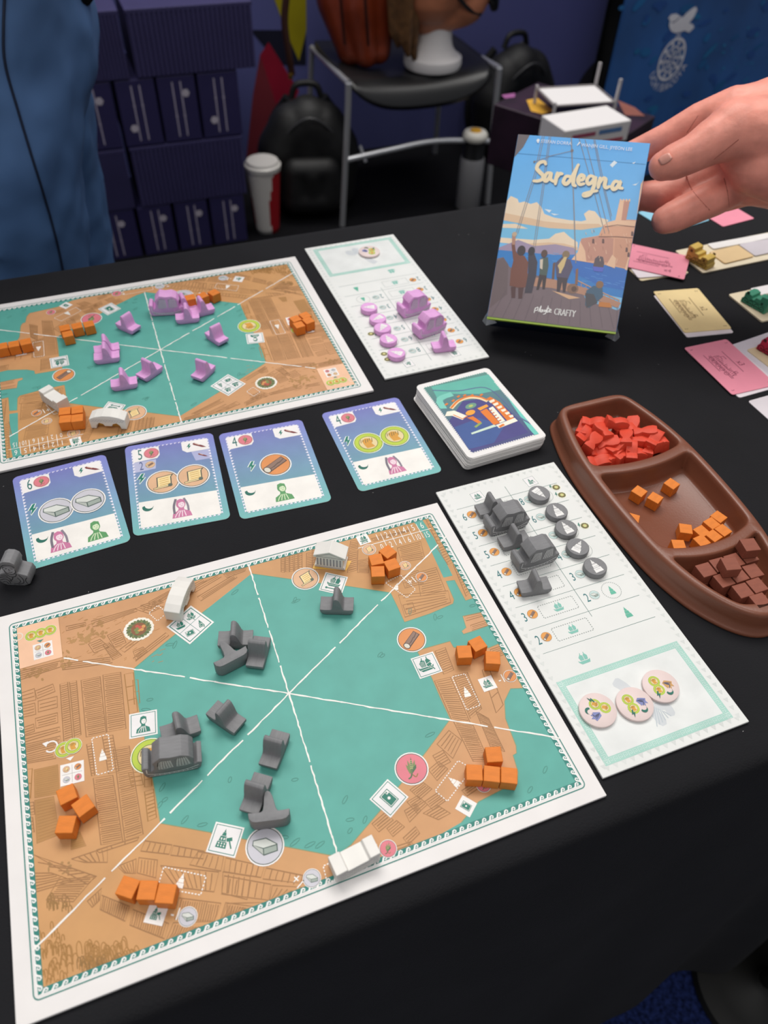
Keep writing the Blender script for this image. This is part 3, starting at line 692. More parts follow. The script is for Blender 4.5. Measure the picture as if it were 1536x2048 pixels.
def ic_stone():
    a = Art(); a.poly([(-4.6, .8), (-.6, -3.4), (4.6, -2.4), (4.6, .2), (.6, 3.0), (-4.2, 2.6)], '#4F605A')
    a.poly([(-4.2, 1.0), (-.6, -.6), (4.2, .1), (.5, 2.6), (-4.0, 2.3)], '#D5D8D2', 1); a.poly([(-4.1, .6), (-.8, -2.9), (-.8, -.9), (-4.1, .9)], '#B4B9B2', 1); a.poly([(-.4, -2.9), (4.2, -2.1), (4.2, -.3), (-.4, -.9)], '#9CA79F', 1); return a
def ic_corn():
    a = Art()
    for an, l in ((.0, 5.4), (-.35, 4.4), (.35, 4.4), (.75, 3.0), (-.8, 3.2)):
        a.poly([(-.4+sin(an)*.6, -2.4), (sin(an)*l*.5-.75, l*.30-1), (sin(an)*l, cos(an)*l-.4), (sin(an)*l*.6+.75, l*.36-1)], '#4E6E50' if an in (.0, .75) else '#7C8B58', 1)
    for i in range(5): a.stroke([(-.6, -.2+i*.8), (0, .3+i*.8), (.6, -.2+i*.8)], .25, '#C9C48A', 2)
    a.stroke(spline([(0, -2), (-.5, -3.6), (-1.6, -4.4)], 3), .6, '#4E6E50', 1); a.stroke(spline([(.2, -2.6), (1.6, -3.6), (2.4, -2.2)], 3), .4, '#8E7A3E', 2); return a
def ic_coin(r=5):
    a = Art(); a.disc((0, 0), r*1.06, '#F2F3D8', 0, 28); a.disc((0, 0), r, '#5E7A2C', 1, 28); a.disc((0, 0), r*.96, '#B9CC46', 2, 28)
    a.disc((0, 0), r*.68, '#54682E', 3, 24); a.disc((0, 0), r*.64, '#E3CF9C', 4, 24)
    a.poly([(-r*.25, -r*.5), (r*.35, -r*.5), (r*.2, -r*.1), (r*.35, r*.05), (r*.22, r*.4), (-.1*r, r*.5), (-r*.38, r*.3), (-r*.35, -r*.1)], '#D79B3C', 5)
    for i in range(6): a.stroke([(-r*.5+i*r*.16, r*.1+.1*r*sin(i*2)), (-r*.42+i*r*.16, r*.42)], r*.05, '#7A6A3C', 6)
    return a
def ic_wreath():
    a = Art()
    for i in range(18):
        an = 2*pi*i/18; a.disc((4.2*cos(an), 3.8*sin(an)), 1.5, '#F0EBDD', 0, 8)
    a.disc((0, 0), 4.2, '#F0EBDD', 0, 20)
    for i in range(22):
        an = 2*pi*i/22; a.disc((3.7*cos(an), 3.3*sin(an)), 1.15, '#5E6E46' if i % 2 else '#7A8050', 1+i % 2, 7, .6, an+.6)
    a.disc((0, 0), 2.9, '#8A5A3A', 3, 16)
    for i in range(9): a.disc((2*cos(i*2.4)*(i/9+.1), 1.8*sin(i*2.4)*(i/9+.1)), .75, ['#C4584A', '#7E8A4E', '#D89A5A'][i % 3], 4+i % 2, 7)
    return a
def ic_bolt(col=TEAL, edge=None):
    P = [(.6, 4.6), (-2.6, -.4), (-.4, -.2), (-1.6, -4.6), (2.6, 1.0), (.4, .8), (2.2, 4.6)]; a = Art()
    if edge: a.stroke(P, 1.2, edge, 0, True)
    return a.poly(P, col, 1)
def ic_moon(col='#1F6A5C'):
    o = [(4*cos(t), 4*sin(t)) for t in [radians(160+i*200/12) for i in range(13)]]; q = [(1.4+3.4*cos(t), 1.6+3.2*sin(t)) for t in [radians(340-i*165/10) for i in range(11)]]
    return Art().poly(o+q, col)
def ic_loop(col=WHT): return Art().stroke([(3*cos(t), 3*sin(t)) for t in [radians(-150+i*280/14) for i in range(15)]], .8, col).poly([(-4.2, 3.2), (-1.2, 3.6), (-2.4, .6)], col)
def ic_canoe(): return Art().poly([(-4.4, 2.4), (-3.2, 3.0), (2.6, -1.2), (4.6, -3.2), (1.6, -2.6), (-3.8, 1.0)], '#7A2F34').poly([(-3.2, 2.2), (-2.8, 2.5), (.6, .2), (-.2, -.2)], '#D9B6A6', 1)
def chip(fill, icon, r=5.6, ring=WHT, isc=.85):
    a = Art(); a.disc((0, 0), r*1.08, ring, 0, 26); a.disc((0, 0), r, '#4E5A52', 1, 26); a.disc((0, 0), r*.955, fill, 2, 26)
    if icon: a.put(icon, (0, 0), 0, isc*r/5.6, 3)
    return a
def tile(icons, w=13, h=13, line=True):
    a = Art(); a.rect(-w/2, -h/2, w/2, h/2, WHT, 0)
    if line: a.rect(-w*.445, -h*.445, w*.445, h*.445, TEAL2, 1); a.rect(-w*.42, -h*.42, w*.42, h*.42, '#E9E6E6', 2)
    for ic, c, r, s in icons: a.put(ic, c, r, s, 3)
    return a
CHIP = dict(log=lambda **k: chip('#DC8F52', ic_log(), **k), scroll=lambda **k: chip('#DDB18C', ic_scroll(), **k), stone=lambda **k: chip('#C9C7CF', ic_stone(), **k), corn=lambda **k: chip('#DC7C88', ic_corn(), **k))
def four_chips(w=9):
    a = Art(); a.rect(-w/2, -w/2, w/2, w/2, WHT, 0)
    for k, (x, y) in zip(('scroll', 'log', 'stone', 'corn'), ((-1, 1), (1, 1), (-1, -1), (1, -1))): a.put(CHIP[k](r=1.75), (x*w*.245, y*w*.245), 0, 1, 1)
    a.stroke([(0, -w*.42), (0, w*.42)], .15, '#9A9A92', 2); a.stroke([(-w*.42, 0), (w*.42, 0)], .15, '#9A9A92', 2); return a

# ================================================================== the harbour board
BW, BH, BT = 283.5, 216.0, 2.0
BCX, BCY = .0316, .2097
KF = Frame((BCX, BCY, TZ+.002), (1, 0, 0), (0, 1, 0))
def cr(o, s, l): return [KF.px(o[0]+x/s, o[1]+y/s) for x, y in l]
def bp_(x, y): return KF.px(x, y)
def bang(p, q): a, b = bp_(*p), bp_(*q); return math.atan2(b[1]-a[1], b[0]-a[0])
A1, A2, A3, A4, A5, A6 = ((560, 1000), 3.84), ((780, 1180), 3.491), ((0, 1200), 3.491), ((0, 1600), 3.2), ((360, 1560), 3.072), ((200, 1120), 3.072)
def harbour_map():
    a = Art(); IN = 11.6; X, Y = BW/2-IN, BH/2-IN
    a.poly([(-X, -Y), (X, -Y), (X, Y), (-X, Y)], ['#CB9862', '#CF9A6E', '#C4925C', '#CF9A70'], 1)
    har = [(503, 1148), (560, 1156), (638, 1167), (695, 1173), (781, 1186), (795, 1215), (809, 1245), (860, 1228), (906, 1208), (908, 1200), (892, 1163), (909, 1161), (920, 1182), (931, 1202), (960, 1193)]
    har2 = [(1013, 1283), (978, 1296), (930, 1299), (907, 1295), (900, 1283), (843, 1299), (835, 1305), (863, 1356), (880, 1396), (900, 1439), (876, 1472), (852, 1504), (800, 1570), (760, 1622), (702, 1690), (689, 1700), (672, 1713),
            (646, 1708), (568, 1693), (490, 1679), (430, 1667), (360, 1654), (321, 1647), (315, 1610), (309, 1576), (290, 1480), (273, 1390), (268, 1338), (330, 1286), (415, 1218)]
    bx_ = lambda p: (min(X, bp_(*p)[0]), max(-Y, min(Y, bp_(*p)[1])))
    edge = [(X, bp_(966, 1188)[1]), (X, bp_(1022, 1285)[1])]
    a.poly([bx_(p) for p in har]+edge+[bx_(p) for p in har2], WATER, 2)
    can = [(823, 1036), (840, 1032), (867, 1075), (905, 1152), (887, 1156), (846, 1068)]
    a.poly([(bx_(can[0])[0], Y), (bx_(can[1])[0], Y)]+[bx_(p) for p in can[2:]], WATER, 2)
    sea = [(1038, 1343), (1053, 1360), (1052, 1375), (1021, 1378), (1009, 1403), (1011, 1438), (1032, 1492), (1033, 1507), (1026, 1511), (1036, 1544), (1035, 1564), (957, 1604), (923, 1645), (890, 1685)]
    sp_ = [bx_(p) for p in sea]
    a.poly([(X, bp_(1048, 1335)[1])]+sp_+[(sp_[-1][0]-3, -Y), (X, -Y)], WATER, 2)
    isl = [(925, 1233), (978, 1220), (993, 1247), (949, 1262), (927, 1269), (923, 1263), (932, 1256)]
    a.poly([bx_(p) for p in isl], LAND, 3)
    for pl in (har, har2, sea[:-1], isl+isl[:1]): a.stroke([bx_(p) for p in pl], .4, '#7E9A76', 4)
    cn = a.put  # corner square with coins
    pc = [(25, 1253), (117, 1230), (126, 1315), (30, 1341)]
    pp = [bp_(*p) for p in pc]; a.poly([(-X, Y), (pp[1][0], Y), pp[2], (-X, pp[2][1])], '#F1C2A0', 4); a.stroke([(pp[1][0], Y), pp[2], (-X, pp[2][1])], .35, '#B98A5C', 5)
    c0 = ((-X+pp[2][0])/2, (Y+pp[2][1])/2)
    for i in range(3): a.put(ic_coin(3.4), (c0[0]-4+i*5.2, c0[1]+6.2+i*.2), 0, 1, 5+i*2)
    a.put(ic_loop('#E9DCCB'), (c0[0]-11, c0[1]+8), 0, .8, 6); a.poly([(c0[0]-1.4, c0[1]+1.6), (c0[0]+2.4, c0[1]+1.6), (c0[0]+.5, c0[1]-.2)], '#5E8A80', 6); a.put(four_chips(10.5), (c0[0]+1.5, c0[1]-6), 0, 1, 6)
    return a
def map_lines():
    a = Art(); r = random.Random(11)
    def hatch(q, n, w=.46, outline=True, col=LINE, jit=.5, lay=4):
        n = max(2, min(n, int((math.dist(q[0], q[3])+math.dist(q[1], q[2]))/2/1.05)))
        for i in range(1, n):
            t = i/n; p0, p1 = lerp2(q[0], q[3], t), lerp2(q[1], q[2], t); e = .04+r.random()*.08
            p0, p1 = lerp2(p0, p1, e), lerp2(p0, p1, 1-e*.7); m_ = lerp2(p0, p1, .5)
            a.stroke([p0, (m_[0]+r.uniform(-jit, jit)*.3, m_[1]+r.uniform(-jit, jit)*.3), p1], w*r.uniform(.7, 1.2), col, lay)
        if outline: a.stroke([(p[0]+r.uniform(-.2, .2), p[1]+r.uniform(-.2, .2)) for p in q], w*1.1, col, lay, True)
    def H(A, q, n, **k): hatch(cr(*A, q), n, **k)
    # west quarter: long warehouses
    for q, n in (([(565, 565), (700, 535), (745, 930), (605, 960)], 30), ([(720, 525), (845, 505), (880, 900), (750, 925)], 28), ([(650, 1250), (790, 1225), (860, 1685), (705, 1715)], 32), ([(795, 1040), (905, 1020), (1000, 1635), (870, 1680)], 42), ([(605, 1010), (640, 1000), (660, 1230), (640, 1230)], 12), ([(715, 960), (790, 945), (830, 1200), (760, 1215)], 12)): H(A3, q, n)
    for q, n in (([(420, 590), (475, 575), (510, 970), (450, 990)], 26), ([(485, 575), (535, 565), (570, 945), (520, 965)], 26)): H(A3, q, n)
    for q, n in (([(115, 660), (240, 620), (250, 700), (125, 730)], 3), ([(130, 750), (245, 720), (250, 800), (135, 830)], 4), ([(265, 710), (400, 675), (405, 750), (270, 785)], 3), ([(250, 830), (400, 790), (405, 860), (255, 900)], 4), ([(140, 900), (240, 870), (245, 920), (150, 950)], 3), ([(150, 960), (420, 890), (425, 920), (155, 1000)], 3), ([(150, 1020), (420, 950), (430, 1000), (160, 1070)], 8), ([(160, 1090), (380, 1030), (390, 1110), (165, 1150)], 5), ([(245, 640), (370, 590), (385, 640), (260, 690)], 3), ([(180, 1430), (235, 1415), (245, 1500), (185, 1510)], 4), ([(190, 1530), (230, 1520), (240, 1620), (200, 1630)], 4), ([(105, 510), (420, 430), (425, 470), (110, 570)], 9)): H(A3, q, n)
    for q in ([(240, 1190), (405, 1150), (418, 1355), (245, 1385)], [(245, 1400), (375, 1375), (420, 1640), (260, 1700)], [(500, 1640), (560, 1620), (600, 1720), (500, 1745)]): a.poly(cr(*A3, q), '#B4854F', 2); hatch(cr(*A3, q), 14, .2, True, '#A77A48')
    for q, n in (([(160, 1195), (225, 1180), (215, 1390), (165, 1370)], 2), ([(870, 520), (930, 510), (960, 780), (905, 800)], 3), ([(930, 560), (965, 560), (975, 720), (940, 730)], 2), ([(1000, 1010), (1040, 1005), (1060, 1300), (1010, 1310)], 6), ([(1010, 1340), (1075, 1320), (1095, 1520), (1035, 1545)], 8), ([(900, 1210), (980, 1200), (1000, 1290), (920, 1300)], 3)): H(A3, q, n, col='#A5773F')
    # north-west quarter
    for q, n in (([(640, 150), (950, 60), (960, 80), (650, 190)], 8), ([(620, 310), (700, 275), (760, 330), (660, 370)], 5), ([(750, 250), (840, 205), (880, 300), (800, 330)], 7), ([(720, 320), (760, 300), (850, 390), (790, 420)], 12), ([(840, 345), (1030, 205), (1050, 225), (870, 365)], 3), ([(930, 410), (1160, 230), (1180, 250), (945, 430)], 4), ([(930, 360), (1000, 330), (1030, 360), (950, 420)], 4), ([(430, 450), (780, 400), (785, 440), (440, 490)], 22), ([(460, 190), (600, 160), (600, 180), (465, 215)], 3), ([(980, 40), (1130, 0), (1140, 20), (1000, 80)], 4)): H(A3, q, n)
    for q, n in (([(470, 205), (640, 105), (660, 125), (500, 230)], 5), ([(560, 170), (730, 85), (745, 105), (585, 200)], 4), ([(600, 230), (830, 90), (845, 110), (620, 255)], 4), ([(760, 90), (900, 45), (890, 70), (780, 110)], 3), ([(300, 260), (430, 190), (440, 215), (310, 300)], 5), ([(220, 305), (300, 330), (390, 290), (290, 270)], 4)): H(A6, q, n)
    # south rows
    for q, n in (([(930, 265), (1100, 290), (1085, 350), (900, 330)], 5), ([(1110, 290), (1310, 330), (1300, 380), (1095, 355)], 5), ([(890, 370), (1010, 385), (1000, 500), (880, 470)], 6), ([(1030, 420), (1400, 465), (1370, 590), (1130, 560)], 9), ([(1430, 460), (1600, 490), (1580, 640), (1420, 600)], 5), ([(1150, 630), (1415, 665), (1385, 800), (1120, 760)], 26), ([(1445, 660), (1620, 690), (1590, 800), (1420, 790)], 18), ([(1110, 790), (1380, 820), (1300, 880), (1070, 920)], 22), ([(650, 610), (830, 680), (800, 780), (640, 700)], 22), ([(850, 700), (1080, 790), (1050, 890), (830, 800)], 22), ([(750, 430), (870, 380), (870, 470), (800, 470)], 6), ([(560, 650), (650, 570), (640, 640), (590, 690)], 5), ([(460, 380), (690, 300), (690, 400), (540, 400)], 6), ([(620, 320), (890, 240), (880, 260), (640, 340)], 3)): H(A4, q[1:]+q[:1], n)
    for q, n in (([(110, 440), (270, 470), (255, 560), (60, 520)], 5), ([(280, 480), (520, 530), (500, 600), (270, 565)], 7), ([(530, 540), (830, 600), (810, 670), (510, 610)], 8), ([(270, 590), (560, 640), (540, 740), (255, 700)], 7), ([(570, 650), (760, 690), (620, 760), (550, 745)], 6), ([(290, 760), (520, 800), (420, 850), (265, 880)], 24)): H(A5, q[1:]+q[:1], n)
    for q, n in (([(165, 370), (400, 420), (620, 490), (560, 540)], 6), ([(190, 480), (330, 470), (470, 520), (210, 600)], 6), ([(380, 510), (610, 490), (470, 650), (300, 640)], 12)): H(A4, q, n)
    # north-east quarter
    for k in range(9):
        u = k/9; q = [(560+u*0+k*34, 440-k*9), (585+k*34, 430-k*9), (590+k*34, 560-k*4), (563+k*34, 555-k*2)]
        if k not in (5, 6): hatch(cr(A1[0], A1[1], [(x-560+5, y) for x, y in q]), 9)
    for q, n in (([(205, 410), (275, 395), (265, 520), (200, 530)], 9), ([(530, 400), (600, 385), (590, 540), (520, 560)], 10), ([(600, 470), (680, 450), (680, 560), (595, 560)], 9), ([(540, 320), (600, 310), (600, 370), (530, 390)], 5), ([(900, 370), (1080, 320), (1110, 450), (930, 480)], 9), ([(930, 590), (1060, 540), (1100, 640), (960, 680)], 7), ([(1050, 560), (1200, 520), (1270, 700), (1080, 740)], 11), ([(910, 730), (1290, 700), (1310, 790), (960, 900)], 6), ([(945, 810), (1020, 790), (1040, 860), (970, 880)], 2), ([(1110, 140), (1160, 130), (1260, 330), (1210, 340)], 8), ([(1200, 360), (1250, 340), (1330, 480), (1290, 500)], 8), ([(1330, 500), (1390, 480), (1500, 700), (1430, 740)], 12), ([(700, 300), (1000, 230), (1000, 240), (720, 320)], 2)): H(A1, q, n)
    # east quarter
    for q, n in (([(315, 430), (385, 405), (445, 560), (375, 590)], 11), ([(310, 635), (420, 610), (560, 930), (430, 905)], 20), ([(440, 600), (540, 575), (640, 830), (560, 900)], 20), ([(440, 915), (580, 945), (690, 1200), (580, 1200)], 20), ([(600, 850), (690, 900), (800, 1130), (700, 1100)], 18), ([(520, 185), (690, 145), (700, 170), (530, 220)], 2), ([(560, 250), (720, 200), (735, 235), (570, 285)], 3), ([(700, 420), (820, 380), (830, 440), (720, 480)], 7), ([(640, 560), (690, 545), (790, 800), (740, 860)], 3), ([(330, 1080), (410, 985), (500, 1050), (440, 1180)], 5), ([(300, 1160), (370, 1120), (420, 1200), (350, 1240)], 5), ([(270, 1260), (340, 1200), (400, 1250), (330, 1330)], 6), ([(140, 1400), (220, 1340), (290, 1390), (210, 1460)], 6), ([(120, 1480), (190, 1440), (260, 1500), (190, 1560)], 6), ([(240, 1480), (330, 1420), (390, 1470), (300, 1540)], 7), ([(500, 1400), (600, 1340), (640, 1370), (540, 1440)], 4), ([(230, 1560), (330, 1500), (420, 1560), (340, 1606)], 5)): H(A2, q, n)
    for q, n in (([(1180, 270), (1260, 200), (1310, 250), (1220, 320)], 4), ([(1380, 190), (1450, 150), (1480, 190), (1410, 260)], 5), ([(1270, 300), (1330, 250), (1380, 290), (1310, 350)], 5), ([(1370, 360), (1450, 290), (1470, 330), (1400, 400)], 4), ([(1300, 420), (1420, 380), (1440, 420), (1330, 470)], 4)): H(A5, q, n)
    # trees and brush
    def loops(A, box, n, s, col):
        for i in range(n):
            x, y = r.uniform(box[0], box[2]), r.uniform(box[1], box[3]); c = cr(*A, [(x, y)])[0]
            hgt = s*r.uniform(.7, 1.4); a.stroke(spline([(c[0]-.5*s, c[1]-hgt), (c[0]-.45*s, c[1]+hgt*.4), (c[0], c[1]+hgt), (c[0]+.45*s, c[1]+hgt*.4), (c[0]+.5*s, c[1]-hgt)], 3), .4, col, 4)
    loops(A4, (300, 920, 880, 1100), 80, 2.2, '#A5773E'); loops(A4, (500, 1000, 800, 1080), 26, 1.8, '#8F6A3A'); loops(A4, (190, 800, 420, 1000), 18, 1.2, '#A5773E'); loops(A4, (310, 620, 460, 700), 20, 1.6, '#97703E'); loops(A4, (240, 1040, 420, 1200), 14, 1.6, '#A5773E')
    def scrub(A, box, n, col, s=1.6):
        for i in range(n):
            c = cr(*A, [(r.uniform(box[0], box[2]), r.uniform(box[1], box[3]))])[0]
            a.disc(c, r.uniform(.5, 1.2)*s, col, 3, 7, r.uniform(.3, .7)*s, r.uniform(0, 3))
    scrub(A3, (560, 140, 760, 300), 26, '#AF8350'); scrub(A3, (430, 360, 500, 520), 14, '#AF8350'); scrub(A3, (160, 480, 330, 570), 16, '#AF8350'); scrub(A3, (480, 230, 640, 320), 16, '#B58955'); scrub(A4, (300, 400, 450, 470), 10, '#A98050', 1.2)
    for i in range(60):                                  # short wild strokes between the blocks
        c = cr(*A3, [(r.uniform(430, 1120), r.uniform(120, 450))])[0]
        if abs(c[0]) < 128: a.stroke([(c[0], c[1]), (c[0]+r.uniform(1, 4), c[1]+r.uniform(-.3, 1.2))], .3, '#B5824C', 3)
    # little boats along the quays
    for x, y in ((365, 1235), (340, 1290), (300, 1400), (292, 1420), (350, 1290), (470, 1185), (590, 1200), (592, 1203), (820, 1223), (760, 1310), (430, 1665), (405, 1650), (370, 1640), (460, 1560), (590, 1560), (620, 1690), (640, 1690), (700, 1640), (730, 1640), (690, 1600), (700, 1662), (860, 1470), (880, 1235), (870, 1235), (1090, 1540), (1060, 1580), (945, 1212), (1010, 1268), (570, 1675), (590, 1685), (325, 1575), (320, 1610), (330, 1600), (765, 1312)):
        c = bp_(x, y); an = r.uniform(-.5, 1.2); w2 = r.uniform(1.6, 3.0)
        a.stroke([(c[0]+w2*cos(t)*cos(an)-.8*sin(t)*sin(an), c[1]+w2*cos(t)*sin(an)+.8*sin(t)*cos(an)) for t in [2*pi*i/8 for i in range(8)]], .36, '#45877A', 4, True)
    X, Y = BW/2-11.7, BH/2-11.7
    return a.xf(lambda x, y: (max(-X, min(X, x)), max(-Y, min(Y, y))))
def border():
    a = Art(); X, Y = BW/2, BH/2; o = 7.6
    fr = lambda d: [(-X+d, -Y+d), (X-d, -Y+d), (X-d, Y-d), (-X+d, Y-d)]
    def band(d0, d1, col, lay):
        p, q = fr(d0), fr(d1)
        for i in range(4): a.poly([p[i], p[(i+1) % 4], q[(i+1) % 4], q[i]], col, lay)
    out = rrect(BW-2*o, BH-2*o, 2.6, 5); a.stroke(out, .55, TEAL2, 3, True)
    band(o+1.5, 11.7, TEAL2, 2)
    unit = [(-.2, 1.0), (.9, 1.35), (1.5, 2.1), (1.9, 2.95), (2.7, 3.25), (3.3, 2.75), (3.15, 2.1), (2.6, 1.9), (2.3, 2.3)]
    for e in range(4):
        p, q = fr(o)[e], fr(o)[(e+1) % 4]; L = math.dist(p, q); d = ((q[0]-p[0])/L, (q[1]-p[1])/L); nn = (-d[1], d[0]); k = int((L-5)/4.0)
        for i in range(k):
            s0 = 2.5+(L-5)*i/k
            a.stroke([(p[0]+d[0]*(s0+u)+nn[0]*(v+.3), p[1]+d[1]*(s0+u)+nn[1]*(v+.3)) for u, v in unit], [.5, .7, .8, .75, .62, .58, .55, .5, .4], '#F2F0EE', 4)
        a.poly([(p[0]+d[0]*1.4+nn[0]*1.4, p[1]+d[1]*1.4+nn[1]*1.4), (q[0]-d[0]*1.4+nn[0]*1.4, q[1]-d[1]*1.4+nn[1]*1.4), (q[0]-d[0]*1.4+nn[0]*1.75, q[1]-d[1]*1.4+nn[1]*1.75), (p[0]+d[0]*1.4+nn[0]*1.75, p[1]+d[1]*1.4+nn[1]*1.75)], '#F2F0EE', 3)
    return a
def board_icons():
    a = Art(); r = random.Random(4); L0 = 6
    # white sea lanes through the centre
    c = bp_(578, 1388)
    for e in ((497, 1130), (893, 1073), (1120, 1477), (676, 1712), (66, 1902), (128, 1317)):
        q = bp_(*e); n = 46; pts = []
        for i in range(n+1):
            p = lerp2(c, q, i/n); pts.append((p[0]+r.uniform(-.22, .22), p[1]+r.uniform(-.22, .22)))
        i = 0
        while i < n:
            j = min(n, i+r.randint(4, 11)); a.stroke(pts[i:j+1], [r.uniform(.55, 1.05) for _ in pts[i:j+1]], '#F1EEE8', L0); i = j+(1 if r.random() < .45 else 0)
    # big tiles
    def T(icons, p, q, ctr, size, line=True): a.put(tile(icons, size, size, line), bp_(*ctr), bang(p, q), 1, L0+1)
    sh_arrow = [(ic_ship(), (.3, 1.2), 0, .95), (ic_arrow(), (0, -4), .0, .85)]
    sh_ham = [(ic_ship(), (-.6, .3), 0, 1.05), (ic_hammer(), (1.8, -.8), 0, .95)]
    tw_ham = [(ic_tower(), (-1.2, 0), 0, 1.0), (ic_hammer(), (2.2, -.4), 0, .95)]
    T(sh_arrow, (638, 1180), (687, 1191), (667, 1168), 14.5)
    T(sh_ham, (833, 1362), (881, 1346), (853, 1331), 14.0)
    T([(ic_card(), (0, 0), 0, 1.0)], (734, 1594), (782, 1636), (778, 1597), 14.0)
    T(tw_ham, (410, 1705), (474, 1719), (451, 1680), 14.5)
    T([(ic_bust(), (0, 0), 0, 1.05)], (262, 1487), (320, 1476), (287, 1449), 14.5)
    d0 = bang((329, 1254), (380, 1292)); s4 = 19.5; q4 = tile([], s4, s4)
    q4.stroke([(0, -s4*.42), (0, s4*.42)], .25, TEAL2, 3); q4.stroke([(-s4*.42, 0), (s4*.42, 0)], .25, TEAL2, 3)
    k = s4*.215
    for ic, cx_, cy_ in (((ic_ship(), ic_hammer()), -1, 1), ((ic_tower(), ic_hammer()), 1, 1), ((ic_ship(), ic_arrow()), -1, -1), ((ic_card(), None), 1, -1)):
        q4.put(ic[0], (cx_*k, cy_*k), -d0+.2, .62, 4)
        if ic[1]: q4.put(ic[1], (cx_*k+1.6, cy_*k-.4), -d0+.2, .55, 6)
    a.put(q4, bp_(381, 1250), d0, 1, L0+1)
    # small tiles
    T([(ic_card(), (0, 0), 0, .62)], (908, 1617), (935, 1633), (932, 1613), 8.2, False)
    T([(ic_ship(), (-.4, 0), 0, .62), (ic_hammer(), (1.2, -.6), 0, .55)], (968, 1389), (997, 1379), (975, 1368), 8.4, False)
    T([(ic_tower(), (-.6, 0), 0, .62), (ic_hammer(), (1.4, -.2), 0, .58)], (290, 1837), (327, 1845), (313, 1828), 8.8, False)
    T([(ic_ship(), (0, .4), 0, .6), (ic_arrow(), (0, -2.6), 0, .5)], (722, 1088), (740, 1082), (727, 1080), 7.8, False)
    a.put(four_chips(11.5), bp_(145, 1547), bang((118, 1576), (170, 1563)), 1, L0+1)
    for i in range(2): a.put(ic_coin(4.2), bp_(128+i*19, 1500-i*7), 0, 1, L0+1+i*8)
    a.put(ic_loop(), bp_(103, 1494), 0, 1.0, L0+1); cw = bp_(141, 1518); a.poly([(cw[0]-2, cw[1]+.8), (cw[0]+2, cw[1]+.8), (cw[0], cw[1]-1.2)], WHT, L0+1)
    a.put(ic_coin(9.2), bp_(300, 1512), 0, 1, L0+1)
    a.put(ic_wreath(), bp_(278, 1259), 0, 1.55, L0+1); a.put(ic_bolt(WHT), bp_(251, 1264), 0, .6, L0+1)
    # goods
    for n, p, r_, rot in (('scroll', (611, 1158), 8.0, .2), ('log', (823, 1280), 8.0, .1), ('corn', (823, 1538), 8.2, -.3), ('stone', (530, 1693), 8.6, -.2), ('log', (1020, 1353), 3.6, .1), ('stone', (624, 1757), 4.0, -.3), ('stone', (376, 1834), 4.0, -.3), ('corn', (776, 1698), 4.0, -.5), ('log', (843, 1155), 3.4, .1), ('scroll', (738, 1100), 4.2, .2), ('scroll', (810, 1132), 3.4, .2), ('corn', (967, 1571), 3.6, -.3)):
        a.put(CHIP[n](r=r_), bp_(*p), rot, 1, L0+1)
    for t, p, rot in (('-1', (1003, 1359), bang((968, 1389), (997, 1379))), ('+1', (596, 1764), bang((410, 1705), (474, 1719))-.5), ('-1', (352, 1829), bang((290, 1837), (327, 1845))), ('+1', (824, 1163), .25), ('+1', (755, 1700), -.8)):
        a.text(t, bp_(*p), 7.5, '#F3EFE8', L0+1, rot, .75)
    # dotted building plots with a small white lighthouse
    for q, li in (([(655, 1235), (770, 1200)], 0),):
        pass
    def plot(A, q, lc=None):
        pts = cr(*A, q); a.dots(pts, 1.5, .9, '#F3EFE8', L0+1)
        if lc:
            e = math.atan2(pts[1][1]-pts[0][1], pts[1][0]-pts[0][0])
            a.put(ic_tower('#F3EFE8', True), cr(*A, [lc])[0], e, .72, L0+1)
    plot(A3, [(643, 970), (757, 940), (793, 1190), (678, 1225)], (718, 1085))
    plot(A2, [(432, 610), (523, 588), (630, 808), (535, 840)], (532, 715))
    plot(A2, [(315, 1405), (475, 1195), (575, 1250), (400, 1478)], (445, 1340))
    plot(A4, [(1050, 430), (1320, 490), (1285, 610), (1010, 560)], (1160, 520))
    plot(A5, [(880, 530), (1190, 400), (1225, 490), (905, 635)])
    plot(A1, [(810, 640), (925, 580), (1040, 690), (975, 755)])
    plot(A3, [(1040, 95), (1105, 40), (1165, 95), (1100, 150)])
    t0 = bp_(793, 1172); a.put(ic_tower('#F3EFE8', True), bp_(793, 1174), -.6, .6, L0+2)
    # temple tile in yellow
    q = [(625, 1138), (633, 1118), (703, 1123), (693, 1142)]; a.poly([bp_(*p) for p in q], '#E8B85A', L0+1)
    # score table
    rot = 0.0; x0, y0 = bp_(755, 1083)[0], (bp_(768, 1074)[1]+bp_(775, 1093)[1])/2+.4
    dx = (bp_(848, 1052)[0]-bp_(758, 1073)[0])/5
    a.stroke([(x0-14, y0), (x0+dx*5.9, y0)], .5, '#F3EFE8', L0+1)
    for i, (u, v) in enumerate(zip('1 2 3 4 5 6'.split(), '0 2 4 6 10 15'.split())):
        a.text(u, (x0+dx*i+1, y0+4.3), 7.6, '#F3EFE8', L0+1, 0, .62); a.text(v, (x0+dx*i+1, y0-4.3), 7.2, '#F3EFE8', L0+1, 0, .52)
        if i: a.stroke([(x0+dx*(i-.5)+1, y0-6), (x0+dx*(i-.5)+1, y0+7)], .4, '#F3EFE8', L0+1)
    return a
WHITEBOARD = mat('white_pasteboard', '#E8E4E2', .6, var=.03, vscale=50)
bm_map, bm_ln, bm_bd, bm_ic = harbour_map().mesh('harbour_map'), map_lines().mesh('street_lines'), border().mesh('wave_border'), board_icons().mesh('board_symbols')
slab = MB().box((0, 0, BT/2000), (BW/1000, BH/1000, BT/1000)).mesh('board_slab', WHITEBOARD, bevel=.0004)
